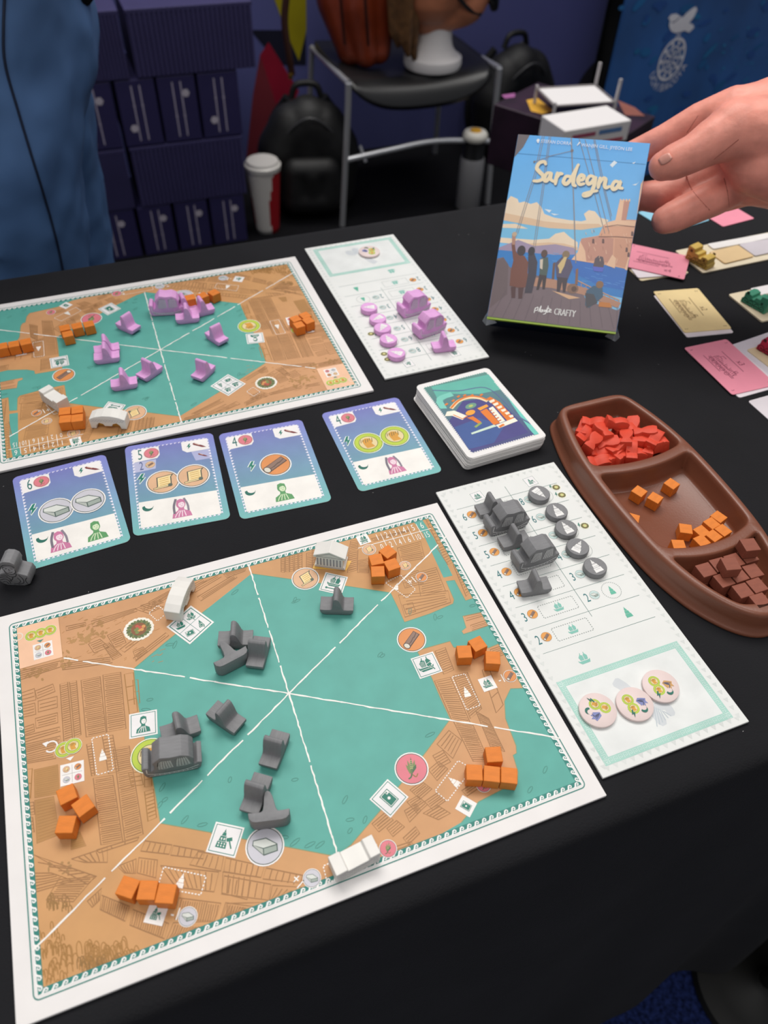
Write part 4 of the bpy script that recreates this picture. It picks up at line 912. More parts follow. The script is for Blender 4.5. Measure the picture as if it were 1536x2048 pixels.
def board(cx_, cy_, rz, label):
    b = empty('game_board', (cx_, cy_, TZ+.0003), rz); tag(b, label, 'game board', 'harbour boards')
    new('board_slab', slab, b)
    for n, m_ in (('harbour_map', bm_map), ('street_lines', bm_ln), ('wave_border', bm_bd), ('board_symbols', bm_ic)): new(n, m_, b, (0, 0, BT/1000+.00003))
    return b
board(BCX, BCY, 0, 'harbour map game board with grey ships on its turquoise water')
FCX, FCY = .0325, .5532
board(FCX, FCY, pi+.004, 'harbour map game board with pink ships on its turquoise water')
ZB = TZ+.0003+BT/1000+.0006                    # standing height on a board

# ================================================================== the building-cost boards
SW, SH = 93.5, 217.0
SCX, SCY = .2231, .2187
SF = Frame((SCX, SCY, TZ+.002), (1, 0, 0), (0, 1, 0))
B1, B2 = ((860, 900), 3.49), ((1060, 1240), 3.227)
def sc(A, l): return [SF.px(A[0][0]+x/A[1], A[0][1]+y/A[1]) for x, y in l]
def cost_print():
    a = Art(); X, Y = SW/2, SH/2; G_, GL = '#5F7F7A', '#C7CCC9'
    for e in range(4):                              # faint leaf edging
        L_ = SW if e % 2 == 0 else SH; n = int(L_/5)
        for i in range(1, n):
            s_ = -L_/2+L_*i/n
            p = [(s_, -Y+3.6), (X-3.6, s_), (s_, Y-3.6), (-X+3.6, s_)][e]; a.poly([(p[0]-1.5, p[1]+1.2), (p[0]+1.5, p[1]+1.2), (p[0], p[1]-1.5)], '#D3D6D3', 1)
    ly = [sc(B1, [p])[0][1] for p in ((185, 418), (260, 545), (350, 672), (430, 808), (490, 958), (600, 1105), (685, 1270), (770, 1430))]
    ly = [ly[0]+(ly[-1]-ly[0])*i/7 for i in range(8)]
    xd = sc(B1, [(880, 790)])[0][0]
    for y in ly: a.stroke([(-X+7, y), (X-9, y)], [.22, .3], G_, 1)
    a.stroke([(xd, ly[0]+9), (xd, ly[-2]-4)], .3, G_, 1)
    a.put(tile([(ic_ship(), (-.4, 0), 0, .6), (ic_hammer(), (1.2, -.4), 0, .55)], 9.5, 9.5), sc(B1, [(333, 325)])[0], .1, 1, 1)
    a.put(tile([(ic_tower(), (-.6, 0), 0, .6), (ic_hammer(), (1.4, -.3), 0, .55)], 9.5, 9.5), sc(B1, [(702, 220)])[0], .1, 1, 1)
    for i, (u, v) in enumerate(zip('6 5 5 4 4 3 2'.split(), '8 6 5 4 3 2 1'.split())):
        ym = (ly[i]+ly[i+1])/2+.5
        a.text(u, (-X+9, ym-.2), 9.2, '#2A6F74', 2, 0, .62); a.put(chip('#E09A4C', ic_log(), r=3.3), (-X+14.6, ym+.6), .1, 1, 2)
        a.dots([(-X+20, ym-4.6), (xd-4, ym-4.6), (xd-4, ym+4.6), (-X+20, ym+4.6)], 1.5, .7, '#7B8783', 2)
        a.put(ic_ship('#7FBDAF', True), ((-X+20+xd-4)/2, ym), 0, .75, 2)
        if i < 6:
            a.text(v, (xd+4.5, ym-.2), 9.2, '#2A6F74', 2, 0, .62); a.put(chip('#BFD3D0', ic_stone(), r=3.3), (xd+10, ym+.4), 0, 1, 2)
            c = (xd+22, ym); a.dots([(c[0]+6.2*cos(t), c[1]+6.2*sin(t)) for t in [2*pi*k/16 for k in range(16)]], 1.2, .6, '#7B8783', 2)
        a.put(ic_tower('#5FB39A', True), (xd+22, ym) if i < 6 else (xd+22, ym-.5), 0, .72 if i < 6 else .85, 2)
    a.put(ic_ship('#7FBDAF', True), sc(B2, [(345, 250)])[0], 0, .85, 2)
    for p in ((880, 262), (920, 315), (1080, 530)):
        c = sc(B1, [p])[0]; a.put(ic_wreath(), c, 0, .62, 2); a.disc(c, 1.3, '#C9CC8A', 8); a.put(ic_bolt(TEAL), (c[0]-3.4, c[1]+1.8), 0, .4, 9)
    fo = sc(B2, [(170, 405), (945, 135), (1310, 625), (490, 950)])
    x0, x1 = (fo[0][0]+fo[3][0])/2, (fo[1][0]+fo[2][0])/2; y1, y0 = (fo[0][1]+fo[1][1])/2, (fo[2][1]+fo[3][1])/2
    for d, col, lay in ((0, '#A6CFC3', 1), (4.0, '#E1E3E1', 2)): a.rect(x0+d, y0+d, x1-d, y1-d, col, lay)
    def key(p, q):
        L_ = math.dist(p, q); n = int(L_/3); d = ((q[0]-p[0])/L_, (q[1]-p[1])/L_); nn = (-d[1], d[0])
        for i in range(n):
            s_ = L_*i/n; a.stroke([(p[0]+d[0]*(s_+u)+nn[0]*v, p[1]+d[1]*(s_+u)+nn[1]*v) for u, v in ((.3, .7), (.3, 3.2), (2.3, 3.2), (2.3, 1.5), (1.3, 1.5), (1.3, 2.3))], .28, '#D3E5DF', 3)
    cs = [(x0, y0), (x1, y0), (x1, y1), (x0, y1)]
    for i in range(4): key(cs[i], cs[(i+1) % 4])
    for pts, wd in (([(540, 395), (600, 430), (680, 500)], 8), ([(720, 560), (800, 600), (870, 680)], 7), ([(800, 560), (880, 560), (920, 620)], 6)):
        a.stroke(spline(sc(B2, pts), 4), [wd*.5]+[wd*.8]*7+[wd*.4], '#CDD1D4', 3)
    for k in range(6): a.stroke(sc(B2, [(800+k*12, 560+k*6), (820+k*18, 690-k*14)]), .5, '#B9C2C8', 4)
    return a
cost_me = cost_print().mesh('cost_table'); sslab = MB().box((0, 0, .0009), (SW/1000, SH/1000, .0018)).mesh('board_slab', mat('grey_pasteboard', '#E2E3E0', .6, var=.025, vscale=40), bevel=.0004)
def cost_board(cx_, cy_, rz, label):
    b = empty('cost_board', (cx_, cy_, TZ+.0003), rz); tag(b, label, 'game board', 'cost boards')
    new('board_slab', sslab, b); new('cost_table', cost_me, b, (0, 0, .00183)); return b
cost_board(SCX, SCY, 0, 'narrow pale grey cost board holding grey ships and grey discs')
cost_board(.2343, .5654, pi+.006, 'narrow pale grey cost board holding pink ships and pink discs')

# ================================================================== cards
def card_face(num, goods, fig, extra=None):
    a = Art(); W_, H_ = 63, 88
    out = rrect(W_, H_, 4); top, bot = lin('#7C7DC2'), lin('#6FB0AC')
    grad = lambda y, k=1: tuple((t*(y+44)/88+b_*(44-y)/88)*k for t, b_ in zip(top, bot))
    a.poly(out, [grad(p[1], 1.12) for p in out], 1)
    inn = rrect(54.5, 79, 2.5); a.poly(inn, [grad(p[1], .93) for p in inn], 2)
    for sx in (-1, 1):
        n = 26
        for i in range(n):
            y = -38.5+77*i/n; a.poly([(sx*27.4, y), (sx*27.4, y+2.4), (sx*25.6, y+1.6)], '#EAE6F2', 4)
    for i in range(18):
        x = -26+52*i/18; a.poly([(x, 39.6), (x+2.3, 39.6), (x+.4, 38.2)], '#D9D4EE', 4); a.poly([(x, -39.6), (x+2.3, -39.6), (x+1.6, -38.0)], '#EAE6F2', 4)
    a.poly([(-26.2, -38.4), (26.2, -38.4), (26.2, -16), (-26.2, -14.5)], '#F0ECE6', 3)
    lb = [(-26.8, 38.8), (-8, 38.8), (-8, 29.5), (-10, 26.5), (-26.8, 25.5)]; a.poly(lb, '#F0ECEA', 3)
    a.text(num, (-21.5, 32.2), 15, '#2A6F6A', 5, 0, .5); a.put(CHIP['corn'](r=5, ring='#E7A7A4'), (-13.6, 32.6), 0, 1, 5)
    a.poly([(8, 38.8), (26.8, 38.8), (26.8, 27), (11, 27), (8, 30)], '#F0ECEA', 3); a.put(ic_bolt('#1F7A68'), (13, 33), 0, .62, 5); a.put(ic_canoe(), (20.4, 32.8), 0, 1.05, 5)
    if extra:
        a.poly([(-26.8, 25.4), (-11, 25.4), (-12, 16), (-26.8, 15)], '#B9BBD8', 3); a.text(extra, (-21.5, 20.4), 12, '#4A5A8A', 5, 0, .5); a.put(chip('#DDB68E', ic_log(), r=3.4, ring='#C9C9DA'), (-15.4, 20.8), 0, 1, 5)
        a.poly([(14, 26.8), (26.8, 26.8), (26.8, 17), (16, 17)], '#AFB2D6', 3); a.put(ic_canoe(), (21.6, 21.8), 0, .75, 5)
    n = len(goods)
    for i, g in enumerate(goods):
        x = (i-(n-1)/2)*21+2; ic = ic_coin(10.5) if g == 'coin' else CHIP[g](r=10.6, isc=.95); a.put(ic, (x, 1.2+(i*.6)), 0, 1, 6+i*12)
    a.put(ic_bolt('#1F7A68', '#E9F0EC'), (-22.5, 8.0) if n > 1 else (-14.5, 4), 0, 1.05, 6)
    a.put(ic_moon(), (-20.5, -20.5), 0, .9, 5)
    for i, f in enumerate(fig):
        x = (i-(len(fig)-1)/2)*23+1
        a.put(ic_bust(*(('#C9799F', '#F1DAE2') if f == 'p' else ('#5C9A62', '#D6E6C0'))), (x, -26.5), 0, 1.85, 5)
        if f == 'p': a.stroke(spline([(x-2.8, -17.6), (x-4.6, -24), (x-4.8, -31)], 4), 1.6, '#77707C', 9); a.stroke(spline([(x+2.6, -17.8), (x+4.4, -24), (x+4.6, -30)], 4), 1.4, '#8A7F8E', 9)
    return a
cslab = MB(); _o = rrect(.063, .088, .004); cslab.add([(x, y, 0) for x, y in _o]+[(x, y, .00035) for x, y in _o], [tuple(range(len(_o)))[::-1], tuple(range(len(_o), 2*len(_o)))]+[(i, (i+1) % len(_o), (i+1) % len(_o)+len(_o), i+len(_o)) for i in range(len(_o))])
cslab = cslab.mesh('card_stock', mat('card_stock', '#E9E6E4', .55))
def quadpos(q, h=0):
    P = [G(x, y, h) for x, y in q]; c = sum(P, Vector())/4; d = (P[1]-P[0])+(P[2]-P[3]); return c, math.atan2(d.y, d.x)
CQ = [([(19, 957), (208, 910), (261, 1083), (70, 1141)], '6', ['stone', 'stone'], 'pg', None, 'blue card showing two grey stone blocks and two busts'),
      ([(244, 894), (427, 865), (466, 1038), (267, 1077)], '5', ['scroll', 'scroll'], 'p', '2', 'blue card showing two parchment scrolls and a pink bust'),
      ([(435, 870), (604, 840), (664, 1002), (483, 1041)], '4', ['log'], 'g', None, 'blue card showing one orange log and a green bust'),
      ([(642, 829), (799, 796), (881, 943), (719, 985)], '4', ['coin', 'coin'], 'p', None, 'blue card showing two yellow green coins and a pink bust')]
for q, nu, go, fi, ex, lab in CQ:
    c, an = quadpos(q); o = empty('game_card', (c.x, c.y, TZ+.0003), an); tag(o, lab, 'card', 'face-up cards')
    new('card_stock', cslab, o); card_face(nu, go, fi, ex).build('card_print', o, (0, 0, .00037))
# ---- the draw deck
dq = [(834, 776), (985, 739), (1091, 866), (926, 916)]; DH = .0115
c, an = quadpos(dq, DH); dk = empty('card_deck', (c.x, c.y, TZ+.0003), an); tag(dk, 'thick deck of cards showing a harbour picture in a white frame', 'card deck')
rr = random.Random(2); NC = 24
thick = MB(); o_ = rrect(.0645, .0885, .004); k_ = len(o_); hc = DH/NC*.96
thick.add([(x, y, 0) for x, y in o_]+[(x, y, hc) for x, y in o_], [tuple(range(k_))[::-1], tuple(range(k_, 2*k_))]+[(i, (i+1) % k_, (i+1) % k_+k_, i+k_) for i in range(k_)])
thick = thick.mesh('card', MATS['card_stock'])
for i in range(NC):
    t = i/NC; new('card', thick, dk, (rr.uniform(-.0003, .0003)-.0012*(1-t)**2*1.5, rr.uniform(-.0003, .0003)-.001*sin(t*3), DH*i/NC), rr.uniform(-.006, .006))
a = Art(); DF = Frame((c.x, c.y, TZ+DH), (cos(an), sin(an), 0), (-sin(an), cos(an), 0)); D = lambda l: [DF.px(800+x/4.8, 720+y/4.8) for x, y in l]
inn = rrect(56, 80, 2); a.poly(inn, [('#5D8E86' if p[1] > 0 else '#4B4E80') for p in inn], 2)
for i in range(28):
    x = -28+56*i/28; a.disc((x+1, 40), .8, '#F3F1EE', 3, 6); a.disc((x+1, -40), .8, '#F3F1EE', 3, 6)
for i in range(40):
    y = -40+80*i/40; a.disc((28, y+1), .8, '#F3F1EE', 3, 6); a.disc((-28, y+1), .8, '#F3F1EE', 3, 6)
a.poly(D([(300, 260), (900, 130), (1000, 280), (760, 330), (500, 330), (380, 420)]), '#62B3A4', 3)
a.poly(D([(470, 590), (600, 400), (740, 380), (1000, 440), (1120, 560), (1230, 700), (650, 890)]), '#4A4684', 3); a.poly(D([(520, 650), (760, 560), (1000, 640), (900, 800), (660, 860)]), '#3F5A96', 4)
a.stroke(spline(D([(310, 295), (560, 300), (820, 270), (1000, 400), (1130, 540), (1260, 620)]), 5), [1.0]*20+[1.6]*6, '#5A6A92', 5)
a.stroke(spline(D([(1040, 330), (1110, 440), (1250, 640), (1320, 720)]), 5), 4.5, '#6FC9BC', 4)
a.stroke(spline(D([(370, 400), (420, 470), (380, 380), (500, 330)]), 4), 5, '#7CCBBB', 4)
OR, OR2, CW = '#E07A2A', '#F2A33C', '#F0EBDA'
a.stroke(spline(D([(490, 470), (560, 400), (660, 365), (760, 370), (840, 400)]), 5), 3.0, '#F2D9B0', 6); a.stroke(spline(D([(490, 465), (560, 395), (660, 355), (760, 360), (840, 390)]), 5), 1.6, OR, 7)
for x, y in ((445, 430), (510, 395), (560, 355), (620, 345), (690, 345), (780, 340), (860, 370)): a.quad(D([(x, y)])[0], 3, 1.6, .4, OR, 7)
a.poly(D([(450, 500), (520, 490), (640, 540), (600, 580), (500, 540), (430, 545)]), CW, 6); a.stroke(D([(510, 530), (600, 570), (650, 540)]), .9, OR, 7)
a.disc(D([(675, 510)])[0], 4.2, OR2, 8, 14, 2.6, .2); a.poly(D([(640, 560), (700, 545), (780, 600), (750, 615), (690, 580)]), OR, 7); a.stroke(D([(780, 605), (720, 650)]), 1.8, '#8FA85A', 7)
a.disc(D([(680, 445)])[0], 5, '#6E9A86', 5, 14, 2.8, .2); a.disc(D([(680, 445)])[0], 2, '#B9C46A', 6, 10, 1.2, .2)
a.poly(D([(770, 500), (830, 470), (960, 610), (900, 630)]), OR, 7); a.poly(D([(850, 470), (890, 450), (1010, 590), (960, 610)]), CW, 8)
for i in range(5): a.quad(D([(870+i*22, 490+i*24)])[0], 2.6, 1.0, .2, '#C9602A', 9)
a.poly(D([(830, 370), (880, 365), (960, 410), (1100, 570), (1030, 590), (900, 440)]), OR, 6)
for i in range(6): a.poly(D([(850+i*38, 400+i*28), (900+i*36, 380+i*30), (910+i*36, 400+i*30), (870+i*38, 420+i*28)]), '#F6E9D2', 9)
a.poly(D([(740, 470), (830, 430), (850, 450), (770, 490)]), OR2, 8); a.poly(D([(920, 630), (1100, 560), (1130, 590), (950, 660)]), CW, 7); a.quad(D([(975, 635)])[0], 5, 2, .25, OR, 8)
a.poly(D([(680, 705), (900, 625), (930, 640), (690, 720)]), '#CFE3D0', 7)
a.xf(lambda x, y: (max(-28, min(28, x)), max(-40, min(40, y))))
p_ = a.build('back_print', dk); p_.location = (0, 0, DH+.00003)
# ================================================================== wooden pieces
def wood(name, col, **k): return mat(name, col, .55, var=.07, vscale=180, bump=.12, bscale=500, wood=True, spec=.35, **k)
GREY, PINK, ORNG, WHITE_W = wood('grey_wood', '#808082'), wood('pink_wood', '#E0A6DB'), wood('orange_wood', '#E07F2C'), mat('white_wood', '#E9E6E0', .5, var=.03, vscale=100)
RED, BRICK = wood('red_wood', '#D94A33'), wood('brick_wood', '#8C4E3C')
mm = lambda l: [(x*.001, z*.001) for x, z in l]
SHIP = [(-10, 4.9), (-9.6, 2.0), (-8.0, .4), (-6, 0), (6, 0), (8.2, .5), (9.7, 2.0), (10, 4.9), (6.6, 4.6), (4.2, 4.7), (3.4, 6.2), (2.8, 9), (2.0, 12), (1.0, 14.2), (-.4, 15), (-1.7, 14.2), (-2.1, 12), (-2.4, 8), (-2.9, 5.4), (-3.8, 4.7), (-6.6, 4.6)]
BIG = [(-12, 0), (11, 0), (13.6, 2.2), (14.8, 7.5), (12.6, 8.2), (11.0, 6.6), (10.6, 9), (11.4, 12.8), (9.6, 16.2), (6.0, 18.2), (.5, 17.8), (-4.2, 19.0), (-8.8, 14.0), (-7.8, 11.2), (-8.6, 8.2), (-10.4, 6.4), (-11.2, 10), (-13.2, 10.8), (-14.6, 9.8), (-14.2, 3.5), (-13.4, 1)]
ship_me, big_me = {}, {}
for nm, m_ in (('g', GREY), ('p', PINK)):
    ship_me[nm] = MB().prism(mm(SHIP), -.0050, .0050).mesh('small_ship', m_, bevel=.0004, smooth=True)
    big_me[nm] = MB().prism(mm(BIG), -.0058, .0058).mesh('large_ship', m_, bevel=.0004, smooth=True)
def sail_print(c1, c2, c3):
    a = Art(); a.poly([(-6.8, 7.4), (-6.4, 13.4), (-3.8, 17.0), (.2, 15.6), (.8, 7.8), (-3, 6.6)], c3, 0); a.poly([(2.0, 7.6), (2.4, 15.4), (5.8, 16.6), (9.4, 13.6), (9.6, 8.2), (6, 6.8)], c3, 0); a.poly([(-12.4, 4.8), (-6, 3.0), (5, 3.0), (12.8, 5.6), (11.6, 2.2), (9, .8), (-10, .8)], c3, 0)
    for k in range(7): a.stroke(spline([(-6.5+k*.3, 8.0+k*1.15), (-3.2, 7.4+k*1.35), (.6, 8.2+k*1.05)], 4), .32, c1, 1)
    for k in range(6): a.stroke(spline([(-6.2+k*1.35, 7.6), (-5.9+k*1.25, 11), (-5.0+k*1.0, 15)], 4), .28, c1, 1)
    for k in range(6): a.stroke(spline([(2.2+k*.2, 8.0+k*1.3), (5.6, 7.6+k*1.4), (9.6-k*.2, 8.4+k*1.2)], 4), .32, c1, 1)
    for k in range(5): a.stroke(spline([(2.6+k*1.5, 8), (3.2+k*1.3, 12), (4.2+k*.9, 16)], 4), .28, c1, 1)
    a.stroke(spline([(-12.6, 4.6), (-6, 2.6), (5, 2.6), (12.8, 5.2)], 4), .55, c1, 1); a.stroke(spline([(-12, 2.2), (-5, 1.2), (6, 1.2), (12, 2.6)], 4), .4, c1, 1)
    for k in range(9): a.stroke([(-9+k*2.3, 1.4), (-9.4+k*2.3, 2.6)], .3, c1, 1)
    a.stroke([(-12.6, 5.2), (-12.2, 9.4)], .5, c1, 1); a.poly([(-6.8, 11), (-5.6, 15.2), (-4.8, 14.6), (-5.6, 10.6)], c2, 0)
    return a
SP = {'g': sail_print('#E2E2E2', '#4A4A4C', '#7C7C7E').mesh('sail_print', M_WPRINT), 'p': sail_print('#EBD9EA', '#A982AA', '#BCA4BE').mesh('sail_print', M_WPRINT)}
def ship(k, A, B, label, group=None, z=ZB, dk=.0046):
    a_, b_ = G(*A, z-TZ+dk), G(*B, z-TZ+dk); c = (a_+b_)/2; d = b_-a_
    o = new('small_ship', ship_me[k], None, (c.x, c.y, z), math.atan2(d.y, d.x)); return tag(o, label, 'ship piece', group)
def flat_ship(k, A, B, mast, label, z=ZB):
    h = .0100; a_, b_, c_ = G(*A, z-TZ+h), G(*B, z-TZ+h), G(*mast, z-TZ+h); c = (a_+b_)/2; ax = (b_-a_); ax.z = 0; ax.normalize(); up = (c_-c); up.z = 0; up = (up-ax*up.dot(ax)).normalized()
    o = new('small_ship', ship_me[k]); az = ax.cross(up); base = Vector((c.x, c.y, z+.0050))-up*.0035
    m = Matrix((ax, -az, up)).transposed().to_4x4(); m.translation = base; o.matrix_basis = m
    return tag(o, label, 'ship piece')
def big(k, A, B, label, z=ZB):
    a_, b_ = G(*A, z-TZ), G(*B, z-TZ); d = (b_-a_); d.z = 0; d.normalize(); n_ = Vector((-d.y, d.x, 0)); c = (a_+b_)/2+n_*.0058; an = math.atan2(d.y, d.x)
    o = new('large_ship', big_me[k], None, (c.x, c.y, z), an); tag(o, label, 'ship piece')
    p = new('sail_print', SP[k], o, (0, -.00585, 0)); p.rotation_euler = (pi/2, 0, 0); return o
gA = 'plain small grey ships'
ship('g', (641, 1206), (707, 1208), 'small grey ship standing in front of the white temple tile')
ship('g', (434, 1277), (508, 1274), 'small grey ship behind the lying grey ship near the four-square tile')
ship('g', (523, 1279), (510, 1327), 'small grey ship touching the lying grey ship, sail turned sideways')
flat_ship('g', (433, 1326), (489, 1297), (446, 1288), 'small grey ship lying flat between two standing grey ships')
ship('g', (424, 1414), (480, 1452), 'small grey ship alone on open water near the bust tile')
ship('g', (322, 1470), (398, 1445), 'small grey ship right behind the large grey ship by the bust tile')
ship('g', (562, 1463), (535, 1532), 'small grey ship alone on open water below the lane crossing')
ship('g', (526, 1551), (498, 1622), 'small grey ship standing beside a lying ship near the lighthouse tile')
flat_ship('g', (497, 1632), (578, 1622), (527, 1590), 'small grey ship lying flat beside the grey stone symbol')
big('g', (300, 1556), (398, 1538), 'large grey ship with netted sails on the yellow coin symbol')
ZS = TZ+.0003+.0018+.0004
ship('g', (952, 1021), (1010, 1006), 'small grey ship behind the large grey ship on the top rows of the cost board', z=ZS)
ship('g', (1000, 1085), (1056, 1070), 'small grey ship between the two large grey ships', z=ZS)
ship('g', (1034, 1175), (1103, 1164), 'small grey ship standing on a 4 space in front of large grey ships', z=ZS)
big('g', (983, 1074), (1052, 1054), 'large grey ship on the top rows of the cost board', z=ZS)
big('g', (1040, 1146), (1109, 1124), 'large grey ship in the middle rows of the cost board', z=ZS)
ship('p', (238, 641), (274, 657), 'small pink ship alone beside the card tile on the board with pink ships')
ship('p', (188, 699), (238, 691), 'pink ship of the close pair, the one nearer blue trousers')
ship('p', (185, 714), (241, 707), 'pink ship of the close pair, the one nearer the white aqueduct')
ship('p', (220, 767), (275, 759), 'small pink ship on the lane near the white ruin blocks')
ship('p', (281, 752), (315, 729), 'small pink ship just beside the lane crossing, sail turned sideways')
ship('p', (394, 752), (418, 730), 'small pink ship alone near the four-square tile')
ship('p', (418, 661), (448, 681), 'small pink ship alone near the green coin symbol')
big('p', (319, 632), (352, 630), 'large pink ship on the harbour board beside a pink cluster')
ship('p', (350, 634), (399, 629), 'pink ship of the cluster touching the large pink ship, on the open water side')
ship('p', (384, 622), (424, 612), 'pink ship of the cluster nearest the orange cubes')
ship('p', (352, 614), (384, 608), 'pink ship of the cluster wedged between large ship and orange cubes')
big('p', (813, 636), (853, 624), 'large pink ship further up the pink cost board', z=ZS)
big('p', (844, 678), (886, 663), 'large pink ship next to the small pink ship on the cost board', z=ZS)
ship('p', (863, 691), (911, 686), 'small pink ship at the end of the pink cost board', z=ZS)
# ---- round lighthouse discs
def disc_set(k, m_, pts, rot, labels, r=.0074):
    me = MB().lathe([(r-.0004, 0), (r, .0005), (r, .0037), (r-.0004, .0042), (.0001, .0042)], 36).mesh('lighthouse_disc', m_, smooth=True)
    pa = Art().put(ic_tower('#E9E8E6', True), (0, 0), 0, 1.15, 1)
    for y in (-2.6, -.2, 2.2): pa.stroke([(-1.8, y), (1.8, y)], .18, '#9A9A9C' if k == 'g' else '#D9A9D6', 3)
    pm = pa.mesh('lighthouse_print', M_WPRINT)
    for (x, y), ro, lab in zip(pts, rot, labels):
        p = G(x, y, ZS-TZ+.0042); o = new('lighthouse_disc', me, None, (p.x, p.y, ZS), RND.uniform(0, 6)); tag(o, lab, 'disc', 'grey lighthouse discs' if k == 'g' else 'pink lighthouse discs')
        q = new('lighthouse_print', pm, o, (0, 0, .00423)); q.rotation_euler = (0, 0, ro-o.rotation_euler.z)
pos = ['disc with white lighthouse beside the top lighthouse tile', 'disc with white lighthouse, next after the one by the tile', 'disc with white lighthouse, middle one of the row of five', 'disc with white lighthouse, tipped sideways print, next to last of the row', 'disc with white lighthouse beside the empty dotted rows']
disc_set('g', GREY, [(1079, 986), (1114, 1021), (1133, 1055), (1156, 1093), (1191, 1132)], [3.5, .0, .1, -.9, .1], ['grey '+s for s in pos])
disc_set('p', PINK, [(793, 705), (777, 677), (765, 655), (755.5, 636), (738, 614)], [.9, .1, 2.4, 1.9, 1.3], ['pink '+s for s in ['disc with white lighthouse beside the small tile at the board end', 'disc with white lighthouse, second from the board end tile', 'disc with white lighthouse, middle one of the row of five', 'disc with white lighthouse, second from the empty rows', 'disc with white lighthouse beside the empty rows']])
# ---- reward tokens
def token_face(bird, rot):
    a = Art(); a.put(ic_coin(3.3), (-2.2, 3.6), 0, 1, 1); a.put(ic_coin(3.3), (-2.6, -2.0), 0, 1, 2); a.put(ic_bolt('#1F6A5C'), (-4.6, -4.6), 0, .5, 10); a.put(ic_moon(), (2.4, -5.0), .3, .5, 10)
    a.poly([(1.4, 1.0), (3.2, 2.2), (5.0, 1.4), (7.2, .2), (6.4, -1.2), (6.8, -3.0), (5.2, -2.2), (4.8, -3.8), (3.6, -2.4), (2.6, -2.8), (2.0, -1.0)], bird, 3)
    for k in range(5): a.stroke(spline([(2.0+k*.3, .9-k*.3), (4+k*.2, .6-k*.55), (6.2-k*.7, -.4-k*.65)], 3), .32, '#4A4E6A', 4)
    return a.xf(lambda x, y: (x*cos(rot)-y*sin(rot), x*sin(rot)+y*cos(rot)))
tk = MB().lathe([(.0099, 0), (.0103, .0003), (.0103, .0017), (.0099, .002), (.0001, .002)], 44).mesh('reward_token', mat('pale_pink_board', '#E6D2CE', .55, var=.03, vscale=60), smooth=True)
for (x, y), ro, bc, lab in (((1196, 1419), -2.2, '#7F86B8', 'round pale token with blue wing, at the edge of the wing panel'), ((1270, 1407), .1, '#7F86B8', 'round pale token with blue wing, between two other tokens'), ((1322, 1371), .0, '#C99A5E', 'round pale token with an orange plume picture')):
    p = G(x, y, ZS-TZ+.002); o = new('reward_token', tk, None, (p.x, p.y, ZS)); tag(o, lab, 'token'); token_face(bc, ro).build('token_print', o, (0, 0, .00203))
p = G(738.5, 502, ZS-TZ+.002); o = new('reward_token', tk, None, (p.x, p.y, ZS)); tag(o, 'single round pale token on the pink cost board panel', 'token'); token_face('#7F86B8', 2.9).build('token_print', o, (0, 0, .00203))

# ---- orange cubes
cube_me = MB().box((0, 0, .004), (.0083, .0083, .008)).mesh('wooden_cube', ORNG, bevel=.00035)
def cubes(lst, label, group, z=ZB):
    for it in lst:
        (x, y), rz = it[0], it[1]; zz = z+(it[2] if len(it) > 2 else 0)
        p = G(x, y, zz-TZ+.008); o = new('wooden_cube', cube_me, None, (p.x, p.y, zz), radians(rz)); tag(o, label, 'cube', group)
cubes([((775.6, 1103), 22), ((752.7, 1118.5), -6), ((784, 1128.5), 3), ((755.8, 1142.5), -17)], 'orange wooden cube in the group of four beside the white temple', 'cubes beside the temple')
cubes([((929, 1303), -17), ((955.5, 1287), 8), ((986, 1315), -24)], 'orange wooden cube in the group of three by the log symbol pier', 'cubes on the log pier')
cubes([((988, 1508.5), -17), ((949, 1544.5), -23), ((984, 1547.5), -27), ((1018.5, 1550.5), -27)], 'orange wooden cube in the group of four near the pink corn symbol', 'cubes by the corn symbol')
cubes([((133, 1588), 10), ((165.5, 1611), 22), ((131, 1648.5), -20)], 'orange wooden cube in the group of three below the four goods square', 'cubes in the warehouse quarter')
cubes([((255, 1774), -37), ((294.5, 1780), -22), ((331.5, 1787), -24)], 'orange wooden cube in the row of three above a lighthouse tile', 'cubes in the south quarter')
cubes([((3.5, 691.5), 3), ((27, 687.5), 1), ((50.5, 683), 4)], 'orange wooden cube in the straight row of three by the canal mouth', 'cubes by the canal mouth')
cubes([((129, 655), 4), ((153.6, 651), 5), ((177, 647.5), 6), ((135, 667.5), 4)], 'orange wooden cube in the group of four by the corn symbol near pink ships', 'cubes by the far corn symbol')
cubes([((129, 821.5), -8), ((154, 819), -6), ((130, 837.5), -10), ((154, 835.5), -8)], 'orange wooden cube in the square of four between white ruin pieces', 'cubes between the white pieces')
cubes([((380, 594), 4, .003), ((405, 590), 20), ((427.5, 584.5), 24)], 'orange wooden cube in the group of three behind the pink ships', 'cubes behind the pink cluster')
cubes([((591, 637), 14), ((610, 630), 16), ((598, 649), 8), ((616.5, 640.5), 14)], 'orange wooden cube in the tight square of four on the warehouses near pink ships', 'cubes on the far warehouse quarter')

